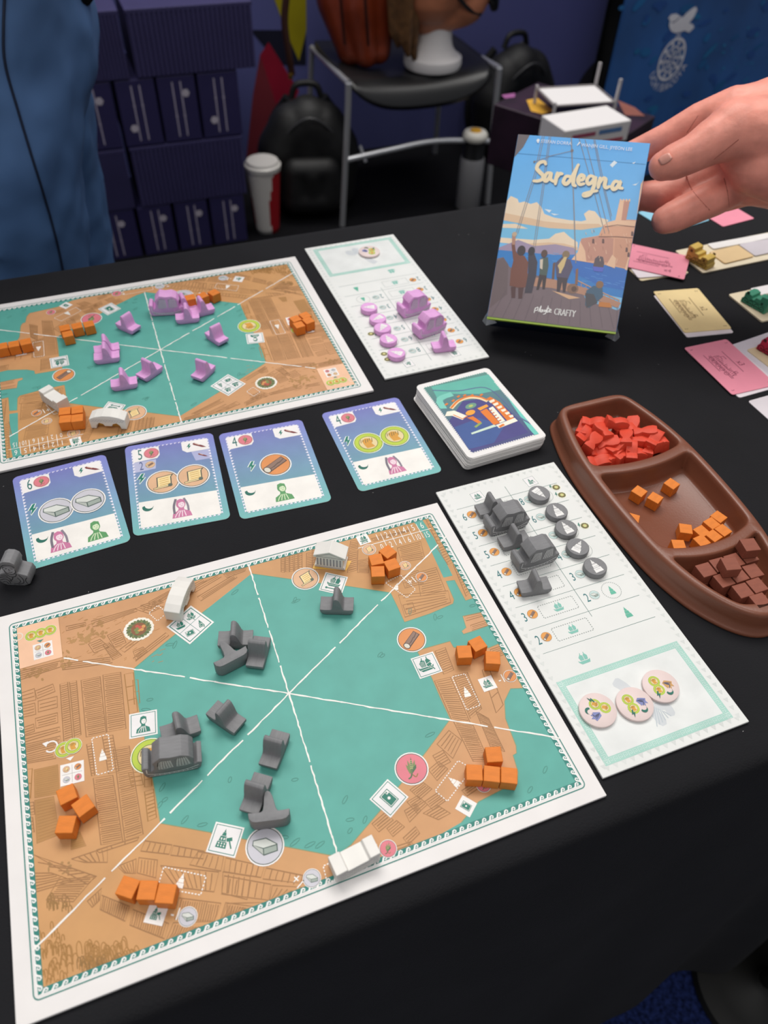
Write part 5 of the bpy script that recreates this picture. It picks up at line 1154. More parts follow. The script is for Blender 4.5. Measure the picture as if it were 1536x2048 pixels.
# ---- white monuments
ARCH = [(-13, 0), (-9, 0), (-8.4, 3), (-6.4, 5.2), (-3.6, 4.4), (-2.6, 2.4), (2.6, 2.4), (3.6, 4.4), (6.4, 5.2), (8.4, 3), (9, 0), (13, 0), (13, 8.6), (8.6, 10.6), (3, 11.8), (-3, 11.8), (-8.6, 10.6), (-13, 8.6)]
TEMP = [(-9.8, 0), (9.8, 0), (9.8, 1.3), (9.2, 1.3), (9.2, 2.4), (8.5, 2.4), (8.5, 9.4), (10.2, 9.4), (10.2, 11.2), (0, 15.6), (-10.2, 11.2), (-10.2, 9.4), (-8.5, 9.4), (-8.5, 2.4), (-9.2, 2.4), (-9.2, 1.3), (-9.8, 1.3)]
RUIN = [(-11.4, 0), (11.4, 0), (11.4, 10.4), (6.2, 10.4), (5.4, 8.6), (-5.2, 8.6), (-5.8, 10.4), (-11.4, 10.4)]
def monument(name, prof, th, A, B, label, zt, art, cat='building piece'):
    a_, b_ = G(*A, ZB-TZ+zt), G(*B, ZB-TZ+zt); c = (a_+b_)/2; d = b_-a_; an = math.atan2(d.y, d.x)
    o = new(name, MB().prism(mm(prof), -th/2, th/2).mesh(name, WHITE_W, bevel=.0004), None, (c.x, c.y, ZB), an); tag(o, label, cat)
    me = art.mesh('stone_print', M_WPRINT)
    p = new('stone_print', me, o, (0, -th/2-.00006, 0)); p.rotation_euler = (pi/2, 0, 0)
    q = new('stone_print', me, o, (0, th/2+.00006, 0)); q.rotation_euler = (pi/2, 0, pi); return o
def brick_art(x0, x1, y0, y1, s=2.0):
    a = Art(); y = y0; r = 0
    while y < y1:
        x = x0+(s/2 if r % 2 else 0)
        while x < x1-.3: a.stroke([(x, y+s*.35), (x+s*.3, y), (x+s*.62, y), (x+s*.8, y+s*.35)], .22, '#A9A7AB', 1); x += s
        y += s*.7; r += 1
    return a
aa = brick_art(-12, 12, 6.6, 9, 2.0)
monument('aqueduct', ARCH, .0098, (347, 1208), (366, 1163), 'white wooden aqueduct beside the printed wreath', .0105, aa)
monument('aqueduct', ARCH, .0098, (184, 827), (247, 829), 'white wooden aqueduct with its arches open beside four orange cubes', .0100, aa)
ta = Art()
for i in range(8): ta.rect(-8+i*2.05, 2.6, -7.1+i*2.05, 9.2, '#9C9CA2', 1)
ta.stroke([(-8.6, 10.6), (0, 14.2), (8.6, 10.6), (-8.6, 10.6)], .35, '#A5A5A8', 1); ta.stroke([(-9.4, 1.3), (9.4, 1.3)], .3, '#A5A5A8', 1)
monument('temple', TEMP, .0105, (633, 1098), (691, 1106), 'white wooden temple with gabled roof and printed columns', .0110, ta)
ra = brick_art(-10.5, -6.5, 1, 9, 2.0).put(brick_art(6.6, 10.6, 1, 9, 2.0)).put(brick_art(-6, 6, 1, 7.5, 2.2))
monument('ruin_block', RUIN, .0096, (676, 1728), (741, 1694), 'white wooden block with raised ends near the small pink corn symbol', .0095, ra)
monument('ruin_block', RUIN, .0096, (90, 778), (122, 800), 'white wooden block with raised ends behind four orange cubes', .0095, ra)

# ---- grey bust figure at the table edge
BUST = [(-6, 0), (4.5, 0), (8.6, 2.2), (9.8, 6.2), (9.0, 10.2), (5.2, 11.6), (3.4, 12.2), (3.9, 14.8), (4.8, 17), (4.4, 20.6), (2.2, 22.6), (-1.6, 22.8), (-4.2, 21.0), (-4.8, 17.6), (-4.0, 14.6), (-3.8, 12.4), (-6.4, 11.4), (-9.2, 9.2), (-9.8, 5.2), (-8.6, 2)]
c = G(42, 1168, 0); an = radians(-22)
bu = new('bust_figure', MB().prism(mm(BUST), -.0052, .0052).mesh('bust_figure', GREY, bevel=.0005, smooth=True), None, (c.x, c.y+.004, TZ+.0003), an)
tag(bu, 'grey wooden bust figure with a printed face touching a card corner', 'figure')
a = Art(); K = '#3E3E41'; Lg = '#A2A2A6'
a.disc((0, 15.6), 3.3, Lg, 0, 18, 4.0)
for l, w_ in (([(-4, 18.4), (-2, 19.8), (1.6, 19.8), (4, 18.2)], .5), ([(-3.6, 17.6), (0, 18.8), (3.6, 17.4)], .35), ([(-2.4, 16.4), (-.8, 16.8)], .4), ([(.8, 16.8), (2.4, 16.4)], .4), ([(0, 16.4), (-.3, 14.9), (.5, 14.8)], .3), ([(-1.2, 13.4), (.2, 13.1), (1.3, 13.5)], .4), ([(-3.2, 15.2), (-2.8, 12.8), (-.8, 11.6), (1.4, 11.7), (3.0, 13.2), (3.3, 15.4)], .4),
               ([(-3.4, 12), (-2, 9.5), (0, 8.6)], .4), ([(3.0, 12), (2.0, 9.6), (0, 8.6), (-1, 6.4), (-3, 4.6)], .5), ([(-8.6, 7.6), (-5, 8.6), (-2.6, 7), (-2.2, 4)], .5), ([(-8.8, 5.2), (-5.4, 6.4), (-3.6, 4.6), (-3.4, 2)], .45), ([(-8, 3), (-5.6, 4), (-4.6, 1.4)], .4), ([(4, 10.6), (5.4, 7), (4.6, 3), (1, 1.4)], .5), ([(8.4, 8.6), (6.6, 5.6), (7, 2.4)], .45), ([(2.4, 8), (3.4, 5), (1.6, 2.6), (-1.4, 1.6)], .45), ([(-7, 9.8), (-4.4, 10.2), (-3.2, 9)], .4)):
    a.stroke(spline(l, 4), w_, K, 2)
p = a.build('face_print', bu, (0, -.00526, 0), m=M_WPRINT); p.rotation_euler = (pi/2, 0, 0)

# ================================================================== boat shaped tray
TH = .0175
TRAY = mat('brown_plastic', '#7A4834', .36, var=.05, vscale=30, bump=.05, bscale=700, spec=.5)
def hull(half):                                    # half outline (x offset, y) from stern to bow, mirrored
    return [(x, y) for x, y in half]+[(-x, y) for x, y in half[::-1]]
tcx, tyl = .3195, [(.372, .0), (.371, .018)]
halfo = [(.0005, .3655), (.018, .3655), (.0262, .3640), (.0300, .3600), (.0345, .346), (.0385, .330), (.0415, .312), (.0428, .294), (.0430, .276), (.0425, .255), (.0415, .238), (.0400, .222), (.0375, .208), (.0330, .192), (.0270, .179), (.0190, .167), (.0110, .1595), (.0045, .1565), (.0005, .156)]
def smooth_half(h, k=3): return [tuple(p) for p in spline([Vector(p) for p in h], k)]
def off(loop, d):
    n = len(loop); out = []
    for i in range(n):
        a_, b_ = Vector(loop[i-1]), Vector(loop[(i+1) % n]); t = (b_-a_).normalized(); out.append((loop[i][0]-t.y*d, loop[i][1]+t.x*d))
    return out
def resample(loop, n):
    L = [0]
    for i in range(len(loop)): L.append(L[-1]+math.dist(loop[i], loop[(i+1) % len(loop)]))
    out = []
    for k in range(n):
        s_ = L[-1]*k/n; i = max(j for j in range(len(loop)) if L[j] <= s_); t = (s_-L[i])/max(1e-9, L[i+1]-L[i]); out.append(lerp2(loop[i], loop[(i+1) % len(loop)], t))
    return out
def rounded(loop, r, n=120):                        # round polygon corners by averaging a dense outline
    p = resample(loop, n); k = max(1, int(r/(sum(math.dist(p[i], p[i-1]) for i in range(n))/n)))
    for _ in range(3): p = [(sum(p[(i+j) % n][0] for j in range(-k, k+1))/(2*k+1), sum(p[(i+j) % n][1] for j in range(-k, k+1))/(2*k+1)) for i in range(n)]
    return p
def area2(l): return sum(l[i][0]*l[(i+1) % len(l)][1]-l[(i+1) % len(l)][0]*l[i][1] for i in range(len(l)))
def ccw(l): return l if area2(l) > 0 else l[::-1]
outer = ccw(rounded(hull(smooth_half(halfo)), .003, 160))
def hw_at(y):
    h = smooth_half(halfo)
    for i in range(len(h)-1):
        if h[i][1] >= y >= h[i+1][1]: return h[i][0]+(h[i+1][0]-h[i][0])*(h[i][1]-y)/max(1e-9, h[i][1]-h[i+1][1])
    return 0
def comp(y1, y0, bow1, bow0, wl=.0055):              # compartment between two slightly curved cross walls
    L = []; n = 12
    for i in range(n+1):
        y = y1+(y0-y1)*i/n; L.append((hw_at(y)-wl, y))
    w0, w1 = L[-1][0], L[0][0]
    bot = [(w0*(1-2*i/8), y0+bow0*(1-(1-2*i/8)**2)) for i in range(1, 8)]; top = [(w1*(-1+2*i/8), y1+bow1*(1-(1-2*i/8)**2)) for i in range(1, 8)]
    return ccw(rounded(L+bot+[(-x, y) for x, y in L[::-1]]+top, .0028, 110))
C1 = comp(.3595, .3015, .0, -.006); C2 = comp(.2935, .2225, -.006, -.0075)
L3 = [(hw_at(y)-.0055, y) for y in [.2145-.005*i for i in range(10)]]; L3 = [p for p in L3 if p[0] > .002]
C3 = ccw(rounded(L3+[(0, .1650)]+[(-x, y) for x, y in L3[::-1]]+[(L3[0][0]*(-1+2*i/8), .2145-.0075*(1-(1-2*i/8)**2)) for i in range(1, 8)], .0025, 100))
def make_tray():
    bm = bmesh.new()
    def ring(l, z): return [bm.verts.new((x, y, z)) for x, y in l]
    def skin(r0, r1):
        n = len(r0)
        for i in range(n): bm.faces.new((r0[i], r0[(i+1) % n], r1[(i+1) % n], r1[i]))
    rings = [(off(outer, -.0042), 0), (off(outer, -.0046), .0012), (off(outer, -.0036), .0024), (off(outer, -.0022), .0032), (off(outer, -.0012), TH*.5), (off(outer, -.0004), TH-.003), (off(outer, .0002), TH-.0012), (off(outer, .0012), TH-.0003), (off(outer, .0024), TH)]
    vr = [ring(*r) for r in rings]
    for i in range(len(vr)-1): skin(vr[i], vr[i+1])
    bm.faces.new(vr[0][::-1]); top_edges = [bm.edges.get((vr[-1][i], vr[-1][(i+1) % len(vr[-1])])) for i in range(len(vr[-1]))]
    for c in (C1, C2, C3):
        rs = [ring(off(c, -.0012), TH), ring(off(c, -.0003), TH-.0003), ring(off(c, .0003), TH-.0012), ring(off(c, .0008), TH-.004), ring(off(c, .0026), .004), ring(off(c, .0036), .0022), ring(off(c, .0052), .0016)]
        for i in range(len(rs)-1): skin(rs[i], rs[i+1])
        bm.faces.new(rs[-1]); top_edges += [bm.edges.get((rs[0][i], rs[0][(i+1) % len(rs[0])])) for i in range(len(rs[0]))]
    bmesh.ops.triangle_fill(bm, use_beauty=True, edges=top_edges)
    bmesh.ops.recalc_face_normals(bm, faces=bm.faces)
    me = bpy.data.meshes.new('boat_tray'); bm.to_mesh(me); bm.free(); me.materials.append(TRAY)
    me.polygons.foreach_set('use_smooth', [True]*len(me.polygons)); me.set_sharp_from_angle(angle=radians(60)); return me
ty = new('boat_tray', make_tray(), None, (tcx, 0, TZ+.0003)); tag(ty, 'brown plastic boat shaped tray with three compartments', 'tray')
ZT = TZ+.0003+.0017
# ---- pieces in the tray
cubes([((1279, 982), 24), ((1311, 995), 28), ((1344, 967), 20), ((1266, 1036), -42)], 'orange wooden cube scattered at the red sheaf end of the middle tray well', 'loose cubes in the tray middle', ZT)
cubes([((1372, 1057), -30), ((1404, 1062), 10), ((1424, 1046), 12), ((1438, 1033), 18), ((1447, 1060), 14), ((1428, 1071), 14), ((1404, 1081), 6), ((1358, 1089), -22)], 'orange wooden cube heaped against the dark brick end of the middle tray well', 'heaped cubes in the tray middle', ZT)
SHEAF = [(-8, -4.2), (-5, -3.8), (-2.2, -2.4), (0, -3.6), (2.4, -4.6), (6, -4.8), (8.6, -3.6), (8.6, 3.6), (6, 4.8), (2.4, 4.6), (0, 3.6), (-2.2, 2.4), (-5, 3.8), (-8, 4.2)]
sheaf = MB().prism(mm(SHEAF), -.004, .004).mesh('grain_sheaf', RED, bevel=.0004, smooth=True)
rr = random.Random(21)
SPX = [(1160, 852, 0), (1165, 872, 0), (1185, 848, 1), (1172, 890, 2), (1195, 905, 0), (1215, 890, 1), (1205, 866, 2), (1232, 848, 3), (1248, 862, 1), (1252, 880, 2), (1235, 898, 1), (1225, 915, 0), (1262, 905, 1), (1275, 885, 1), (1290, 868, 2), (1290, 850, 1), (1310, 880, 2), (1320, 895, 1), (1300, 905, 0), (1275, 918, 0), (1250, 922, 0), (1330, 880, 1), (1195, 925, 0)]
for i, (x, y, l) in enumerate(SPX):
    z = .0045+l*.0032; p = G(x, y, z+.002)
    lx = p.x-tcx; hwm = max(.004, hw_at(p.y)-.0175); lx = max(-hwm, min(hwm, lx)); yy = max(.311, min(.347, p.y))
    o = new('grain_sheaf', sheaf, None, (tcx+lx, yy, ZT+z))
    o.rotation_euler = (rr.choice((0, pi/2))+rr.uniform(-.3, .3), rr.uniform(-.28, .28), rr.uniform(-.6, .6)+(0 if i % 3 else 1.0)); tag(o, 'red wooden grain sheaf in the heap filling one end of the tray', 'grain piece', 'red sheaves in the tray')
BZ = .0078
brick = MB().box((0, 0, BZ/2), (.0098, .0098, BZ)).mesh('brick_block', BRICK, bevel=.0004)
rr = random.Random(8)
for l in (0, 1):
    for j, y in enumerate((.1985, .1880, .1775, .1675)):
        m_ = hw_at(y-.005)-.0135
        if m_ < 0: m_ = .0
        n = int(2*m_/.0107)+1; off_ = 0 if l == 0 else -.0025+rr.uniform(-.0006, .0006)
        for i in range(n):
            x = (i-(n-1)/2)*.0108+off_
            o = new('brick_block', brick, None, (tcx+x, y+rr.uniform(-.0003, .0003), ZT+l*(BZ+.0002)), rr.uniform(-.05, .05))
            tag(o, 'dark red brown block in the lower layer of the pointed tray end' if l == 0 else 'dark red brown block in the level upper layer of the pointed tray end', 'block', 'brown blocks in the tray')
for x, y, rz in ((1462, 1128, -14), (1500, 1090, -12)):
    p = G(x, y, BZ*3+.002); o = new('brick_block', brick, None, (p.x, p.y, ZT+2*BZ+.0006), radians(rz)); tag(o, 'dark red brown block perched on top of the others in the pointed tray end', 'block', 'brown blocks in the tray')
# ================================================================== the box held up by the hand
K_ = .968
def rotm(a, b, c): return Matrix.Rotation(a, 3, 'Z') @ Matrix.Rotation(b, 3, 'X') @ Matrix.Rotation(c, 3, 'Y')
bl = CAM+(Vector((.2954, .4936, .765))-CAM)*K_; BXW, BXH, BXD = .108*K_, .1541*K_, .031
Rb = rotm(-.7036, -.7685, -.0965); bX, bY, bZ = Rb @ Vector((1, 0, 0)), Rb @ Vector((0, 1, 0)), Rb @ Vector((0, 0, 1))
hb = empty('game_box'); m4 = Rb.to_4x4(); m4.translation = bl; hb.matrix_basis = m4
tag(hb, 'blue illustrated game box tilted up over the table by a hand', 'box')
MB().box((BXW/2, BXD/2, BXH/2), (BXW, BXD, BXH)).build('box_body', mat('sky_blue_box', '#3E8FCB', .3, var=.04, vscale=30, coat=.4), hb, bevel=.0006)
MB().box((BXW/2, BXD*.06, -.0006), (BXW*.995, BXD*.12, .0016)).build('green_edge', mat('lime_edge', '#A4C23A', .35), hb)
MB().box((BXW/2, BXD*.58, -.0004), (BXW*.99, BXD*.80, .0012)).build('bottom_print', mat('dark_blue_print', '#122338', .35), hb)
VF = Frame(bl, bX, bZ); A = Art(); C0, CS = (950, 230), 4.042
V = lambda l: [VF.px(C0[0]+x/CS, C0[1]+y/CS) for x, y in l]
Wm, Hm = BXW*1000, BXH*1000
def clampb(l): return [(max(.3, min(Wm-.3, x)), max(.3, min(Hm-.3, y))) for x, y in l]
def CV(l): return clampb(V(l))
def hz(y): return y*Hm
A.poly([(.3, .3), (Wm-.3, .3), (Wm-.3, Hm-.3), (.3, Hm-.3)], ['#8CCBF0', '#8CCBF0', '#5BB2F6', '#5BB2F6'], 1)
A.poly(CV([(195, 860), (1320, 860), (1290, 1010), (180, 1010)]), '#79C3EA', 2)
CRM, CRM2 = '#F3DCBF', '#E6C3A0'
for l, c_ in (([(235, 690), (290, 655), (345, 680), (355, 710), (400, 700), (450, 720), (500, 705), (540, 750), (560, 800), (640, 830), (760, 850), (860, 860), (900, 850), (880, 800), (920, 770), (970, 780), (1010, 830), (1080, 850), (1040, 900), (900, 920), (700, 910), (500, 890), (340, 850), (215, 840)], CRM), ([(215, 790), (380, 820), (560, 860), (760, 880), (1000, 880), (1030, 905), (860, 930), (600, 915), (380, 880), (210, 850)], CRM2), ([(205, 880), (330, 880), (430, 920), (300, 915), (200, 910)], CRM), ([(190, 990), (330, 1000), (480, 1010), (600, 1000), (650, 960), (720, 945), (770, 990), (830, 1030), (830, 1090), (560, 1075), (380, 1050), (185, 1030)], CRM), ([(430, 1040), (600, 1030), (720, 1040), (830, 1070), (830, 1095), (500, 1080)], CRM2)):
    A.poly(CV(l), c_, 3)
for l in ([(560, 760), (620, 770), (600, 790)], [(610, 795), (680, 805), (640, 812)], [(1090, 405), (1125, 370), (1150, 385), (1110, 425)], [(1270, 565), (1310, 555), (1330, 535), (1300, 570)], [(1270, 390), (1300, 378), (1285, 395)]): A.poly(CV(l), '#E4EFF6', 4)
A.poly(CV([(180, 1070), (350, 1010), (480, 1060), (650, 1045), (800, 1075), (820, 1130), (640, 1140), (400, 1110), (175, 1110)]), '#A594B0', 4)
A.poly(CV([(180, 1090), (400, 1110), (640, 1130), (830, 1130), (1240, 1240), (1210, 1480), (900, 1420), (560, 1330), (165, 1190)]), '#2F82CC', 5)
A.poly(CV([(760, 1150), (900, 1190), (1230, 1255), (1210, 1420), (1000, 1380), (800, 1280)]), '#2C6FC4', 6)
for i in range(22):
    r_ = random.Random(i); x, y = r_.uniform(790, 1200), r_.uniform(1215, 1400); A.stroke(CV([(x, y), (x+r_.uniform(20, 60), y+8)]), .35, '#5A9BE0', 7)
for i in range(8):
    r_ = random.Random(i+50); x, y = r_.uniform(190, 640), r_.uniform(1110, 1230); A.stroke(CV([(x, y), (x+r_.uniform(20, 60), y+6)]), .35, '#5FA6E2', 6)
ST, ST2, ST3 = '#E2A98A', '#C9917E', '#F0C4A2'
A.poly(CV([(780, 1170), (830, 1110), (860, 1000), (1000, 975), (1040, 890), (1150, 845), (1310, 850), (1290, 1000), (1250, 1250), (1100, 1220), (960, 1200)]), ST, 8)
A.poly(CV([(1130, 870), (1170, 690), (1250, 690), (1215, 870)]), ST3, 9); A.poly(CV([(1205, 690), (1252, 690), (1218, 870), (1180, 870)]), ST2, 10)
for i in range(4): A.poly(CV([(1168+i*24, 700), (1172+i*24, 680), (1184+i*24, 682), (1182+i*24, 702)]), ST3, 11)
A.poly(CV([(1060, 870), (1140, 850), (1300, 860), (1290, 900), (1050, 900)]), ST3, 11); A.stroke(CV([(1050, 905), (1150, 890), (1290, 905)]), .6, '#8E6252', 12); A.stroke(CV([(1000, 985), (1150, 985), (1280, 995)]), .7, '#8E6252', 12)
A.poly(CV([(860, 1000), (1000, 980), (1120, 1000), (1110, 1200), (960, 1180), (830, 1180)]), ST2, 9); A.poly(CV([(1130, 1000), (1275, 1005), (1240, 1240), (1120, 1210)]), '#D69C80', 9)
A.poly(CV([(780, 1170), (830, 1110), (850, 1020), (890, 1100), (900, 1190)]), ST3, 10); A.poly(CV([(1060, 1215), (1110, 1130), (1140, 1160), (1130, 1240)]), ST3, 11); A.poly(CV([(1210, 1250), (1240, 1150), (1262, 1150), (1240, 1258)]), ST3, 11)
A.poly(CV([(955, 1225), (970, 1160), (1000, 1138), (1035, 1150), (1045, 1200), (1035, 1240), (990, 1245)]), '#5A4E58', 12); A.poly(CV([(950, 1225), (1045, 1235), (1030, 1270), (960, 1262)]), '#5566C8', 13)
for x, y in ((955, 1020), (1035, 1020), (1225, 1090), (1270, 960), (1240, 1130)): A.poly(CV([(x-9, y+18), (x-7, y-14), (x+2, y-20), (x+10, y-10), (x+9, y+20)]), '#6A4A48', 12)
for i in range(26):
    r_ = random.Random(i+90); x, y = r_.uniform(860, 1270), r_.uniform(900, 1190); A.stroke(CV([(x, y), (x+r_.uniform(-10, 14), y+r_.uniform(14, 40))]), .4, r_.choice(['#B27C68', '#EEC3A6']), 12)
A.poly(CV([(1340, 560), (1375, 525), (1370, 620), (1330, 800), (1310, 800)]), ST3, 8)
# ship deck
A.poly(CV([(170, 1160), (230, 1150), (280, 1230), (420, 1280), (640, 1330), (860, 1420), (900, 1500), (1150, 1580), (1180, 1560), (1150, 1800), (90, 1660)]), '#7B6A70', 9)
A.poly(CV([(160, 1180), (230, 1150), (270, 1210), (260, 1450), (120, 1560)]), '#6F5F62', 10)
A.poly(CV([(440, 1310), (640, 1330), (900, 1400), (1180, 1520), (1150, 1560), (860, 1450), (620, 1400), (430, 1380)]), '#B98A72', 11)
for k in range(13): A.stroke(CV([(250+k*75, 1420+k*11), (130+k*90, 1640+k*8)]), .35, '#64565E', 12)
A.poly(CV([(620, 1420), (850, 1480), (760, 1490)]), '#E0B48E', 12); A.stroke(CV([(830, 1340), (950, 1400), (1170, 1500)]), .8, '#C99E82', 12)
for k in range(9): A.stroke(CV([(860+k*38, 1360+k*17), (856+k*38, 1410+k*19)]), .5, '#B98A72', 12)
def fig(body, col, lay=14): A.poly(CV(body), col, lay)
fig([(295, 1040), (320, 1035), (330, 1100), (350, 1130), (400, 1140), (430, 1190), (420, 1390), (360, 1400), (280, 1380), (290, 1260), (310, 1180)], '#7A4A3E'); fig([(290, 1390), (330, 1390), (325, 1480), (295, 1480)], '#55383A'); fig([(350, 1395), (395, 1395), (380, 1485), (350, 1485)], '#55383A'); A.disc(V([(375, 1098)])[0], 3.4, '#3E3238', 15, 14, 4.2); fig([(300, 960), (330, 950), (325, 1050), (300, 1050)], '#B98A78', 15)
fig([(430, 1130), (480, 1120), (505, 1190), (495, 1300), (460, 1440), (400, 1440), (430, 1280)], '#3F3A48'); A.disc(V([(457, 1102)])[0], 2.8, '#2E2A34', 15, 12, 3.6)
fig([(530, 1160), (590, 1150), (595, 1220), (580, 1300), (520, 1290), (525, 1220)], '#4E5E58'); fig([(520, 1290), (580, 1300), (565, 1410), (545, 1410), (545, 1330), (515, 1415), (495, 1415)], '#3E3438'); A.disc(V([(560, 1122)])[0], 2.6, '#5A4038', 15, 12, 3.2); fig([(525, 1170), (550, 1165), (545, 1250), (525, 1240)], '#D9CBB8', 15)
fig([(650, 1200), (700, 1150), (770, 1170), (790, 1230), (750, 1330), (660, 1320)], '#57506A'); fig([(665, 1310), (750, 1320), (730, 1435), (710, 1435), (705, 1350), (685, 1430), (660, 1430)], '#453A42'); A.disc(V([(735, 1130)])[0], 3.0, '#8A7458', 15, 12, 3.2)
for k in range(6): A.stroke(CV([(740-k*3, 1150), (715-k*8, 1220), (690-k*9+k*k*2, 1280)]), [.8, 1.4, .5], '#D9BE86', 16)
fig([(900, 1420), (960, 1380), (1030, 1400), (1035, 1470), (1000, 1500), (920, 1560), (890, 1540)], '#41617A'); A.disc(V([(1008, 1372)])[0], 3, '#8E6A4E', 15, 12); fig([(890, 1440), (960, 1450), (990, 1520), (900, 1560)], '#4A4A52', 15); fig([(1000, 1510), (1090, 1520), (1110, 1560), (1000, 1550)], '#C97E3A', 15); A.disc(V([(790, 1405)])[0], 4.6, '#8A6A58', 13, 14, 4.0); A.disc(V([(800, 1408)])[0], 2.2, '#5E463E', 14, 12)
fig([(815, 1250), (835, 1240), (830, 1370), (808, 1370)], '#8A6452', 13); fig([(630, 1200), (650, 1190), (640, 1330), (620, 1330)], '#6E5248', 13)
# sail corner, ropes
A.poly(CV([(345, 130), (445, 150), (390, 260), (300, 340)]), '#6D6468', 5)
ROPE = '#8C8A90'
for l in ([(545, 170), (480, 480), (330, 960)], [(560, 170), (490, 500), (345, 960)], [(600, 175), (540, 620), (470, 1080)], [(612, 175), (550, 640), (485, 1080)], [(780, 180), (795, 620), (815, 1200)], [(842, 190), (970, 650), (1050, 960)], [(960, 200), (1030, 560), (1100, 850)], [(970, 200), (1060, 640), (1105, 820)], [(480, 380), (620, 330), (790, 290)], [(890, 200), (1000, 620), (1080, 940)]): A.stroke(CV(l), .42 if l[0][0] != 780 else .8, ROPE, 13)
A.disc(V([(785, 290)])[0], 1.2, '#7A7276', 14, 8); A.disc(V([(480, 380)])[0], .9, '#7A7276', 14, 8); A.disc(V([(320, 965)])[0], 2.0, '#C9AE92', 16, 8)
A.stroke(CV([(325, 310), (700, 340), (1380, 400)]), .5, '#3F8FCC', 4)
# title in brush script
def script(strokes, wd, col, lay, dx=0, dy=0):
    for s_ in strokes:
        p = spline(CV([(x+dx, y+dy) for x, y in s_]), 6); n = len(p); A.stroke(p, [wd*(.78+.3*sin(pi*i/(n-1))) for i in range(n)], col, lay)
        for q in (p[0], p[-1]): A.disc(q, wd*.38, col, lay, 8)
TITLE = [[(572, 400), (560, 380), (520, 390), (500, 430), (520, 460), (548, 490), (545, 520), (510, 535), (475, 535)],
         [(612, 470), (580, 475), (560, 520), (575, 535), (600, 510), (615, 475), (612, 520), (635, 540)],
         [(665, 470), (655, 520), (650, 560)], [(655, 520), (680, 480), (705, 478)],
         [(770, 500), (735, 500), (715, 540), (735, 560), (765, 535), (800, 470), (835, 405)], [(830, 410), (800, 500), (795, 560), (812, 575)],
         [(835, 530), (870, 525), (880, 500), (855, 490), (832, 525), (845, 562), (880, 558)],
         [(965, 505), (930, 495), (905, 530), (918, 560), (950, 540), (972, 505), (960, 580), (930, 640), (885, 655), (880, 640), (930, 625), (985, 615)],
         [(1010, 510), (1000, 560), (995, 590)], [(1002, 560), (1035, 515), (1055, 525), (1048, 570), (1060, 590), (1085, 580)],
         [(1165, 545), (1130, 540), (1108, 580), (1120, 602), (1150, 585), (1175, 540), (1165, 585), (1190, 595)]]
script(TITLE, 2.7, '#2E6A9A', 17, 5, 8); script(TITLE, 2.9, '#F5E2BC', 19)
def along(t, p, q, size, col, sx=.9):
    a_, b_ = V([p])[0], V([q])[0]; A.text(t, ((a_[0]+b_[0])/2, (a_[1]+b_[1])/2), size, col, 19, math.atan2(b_[1]-a_[1], b_[0]-a_[0]), sx)
along('STEFAN DORRA', (535, 215), (778, 235), 3.8, '#EEF4F8', .9); along('WANJIN GILL, JIYEON LEE', (860, 245), (1270, 282), 3.8, '#EEF4F8', .92)
A.disc(V([(510, 208)])[0], 1.3, '#EEF4F8', 19, 10); A.quad(V([(510, 224)])[0], 1.2, .8, 0, '#EEF4F8', 19); A.stroke(V([(825, 250), (848, 222)]), [.6, 1.3], '#EEF4F8', 19)
PLAY = [[(488, 1560), (478, 1600)], [(488, 1565), (508, 1555), (505, 1578), (485, 1582)], [(512, 1590), (535, 1545), (522, 1592)], [(548, 1575), (530, 1580), (535, 1595), (550, 1578), (550, 1595)], [(562, 1575), (562, 1592), (578, 1575), (570, 1605), (552, 1612)], [(592, 1545), (583, 1592), (592, 1594)], [(580, 1565), (602, 1563)], [(600, 1588), (616, 1580), (606, 1572), (598, 1592), (616, 1596)]]
script(PLAY, .75, '#F2F0EE', 19)
along('CRAFTY', (643, 1592), (805, 1612), 7.6, '#F2F0EE', .62); along('CRAFTY', (646, 1592), (808, 1612), 7.6, '#F2F0EE', .62)
fp = A.build('cover_print', hb, m=M_GLOSS); place(fp, bl-bY*.00012, bX, bZ)
WRAP = mat('clear_wrap', '#DDE3EA', .12, alpha=.28)
for x in (0, BXW): 
    s_ = -1 if x == 0 else 1
    vs = [(x, 0, .004), (x+s_*.0035, .004, -.003), (x+s_*.001, .012, -.005), (x-s_*.008, .008, -.0025), (x, BXD*.7, -.0015)]
    w_ = new('wrap_corner', me_from('wrap_corner', vs, [(0, 1, 2), (0, 2, 3), (2, 4, 3)], WRAP), hb); sd_ = w_.modifiers.new('t', 'SOLIDIFY'); sd_.thickness = .0002

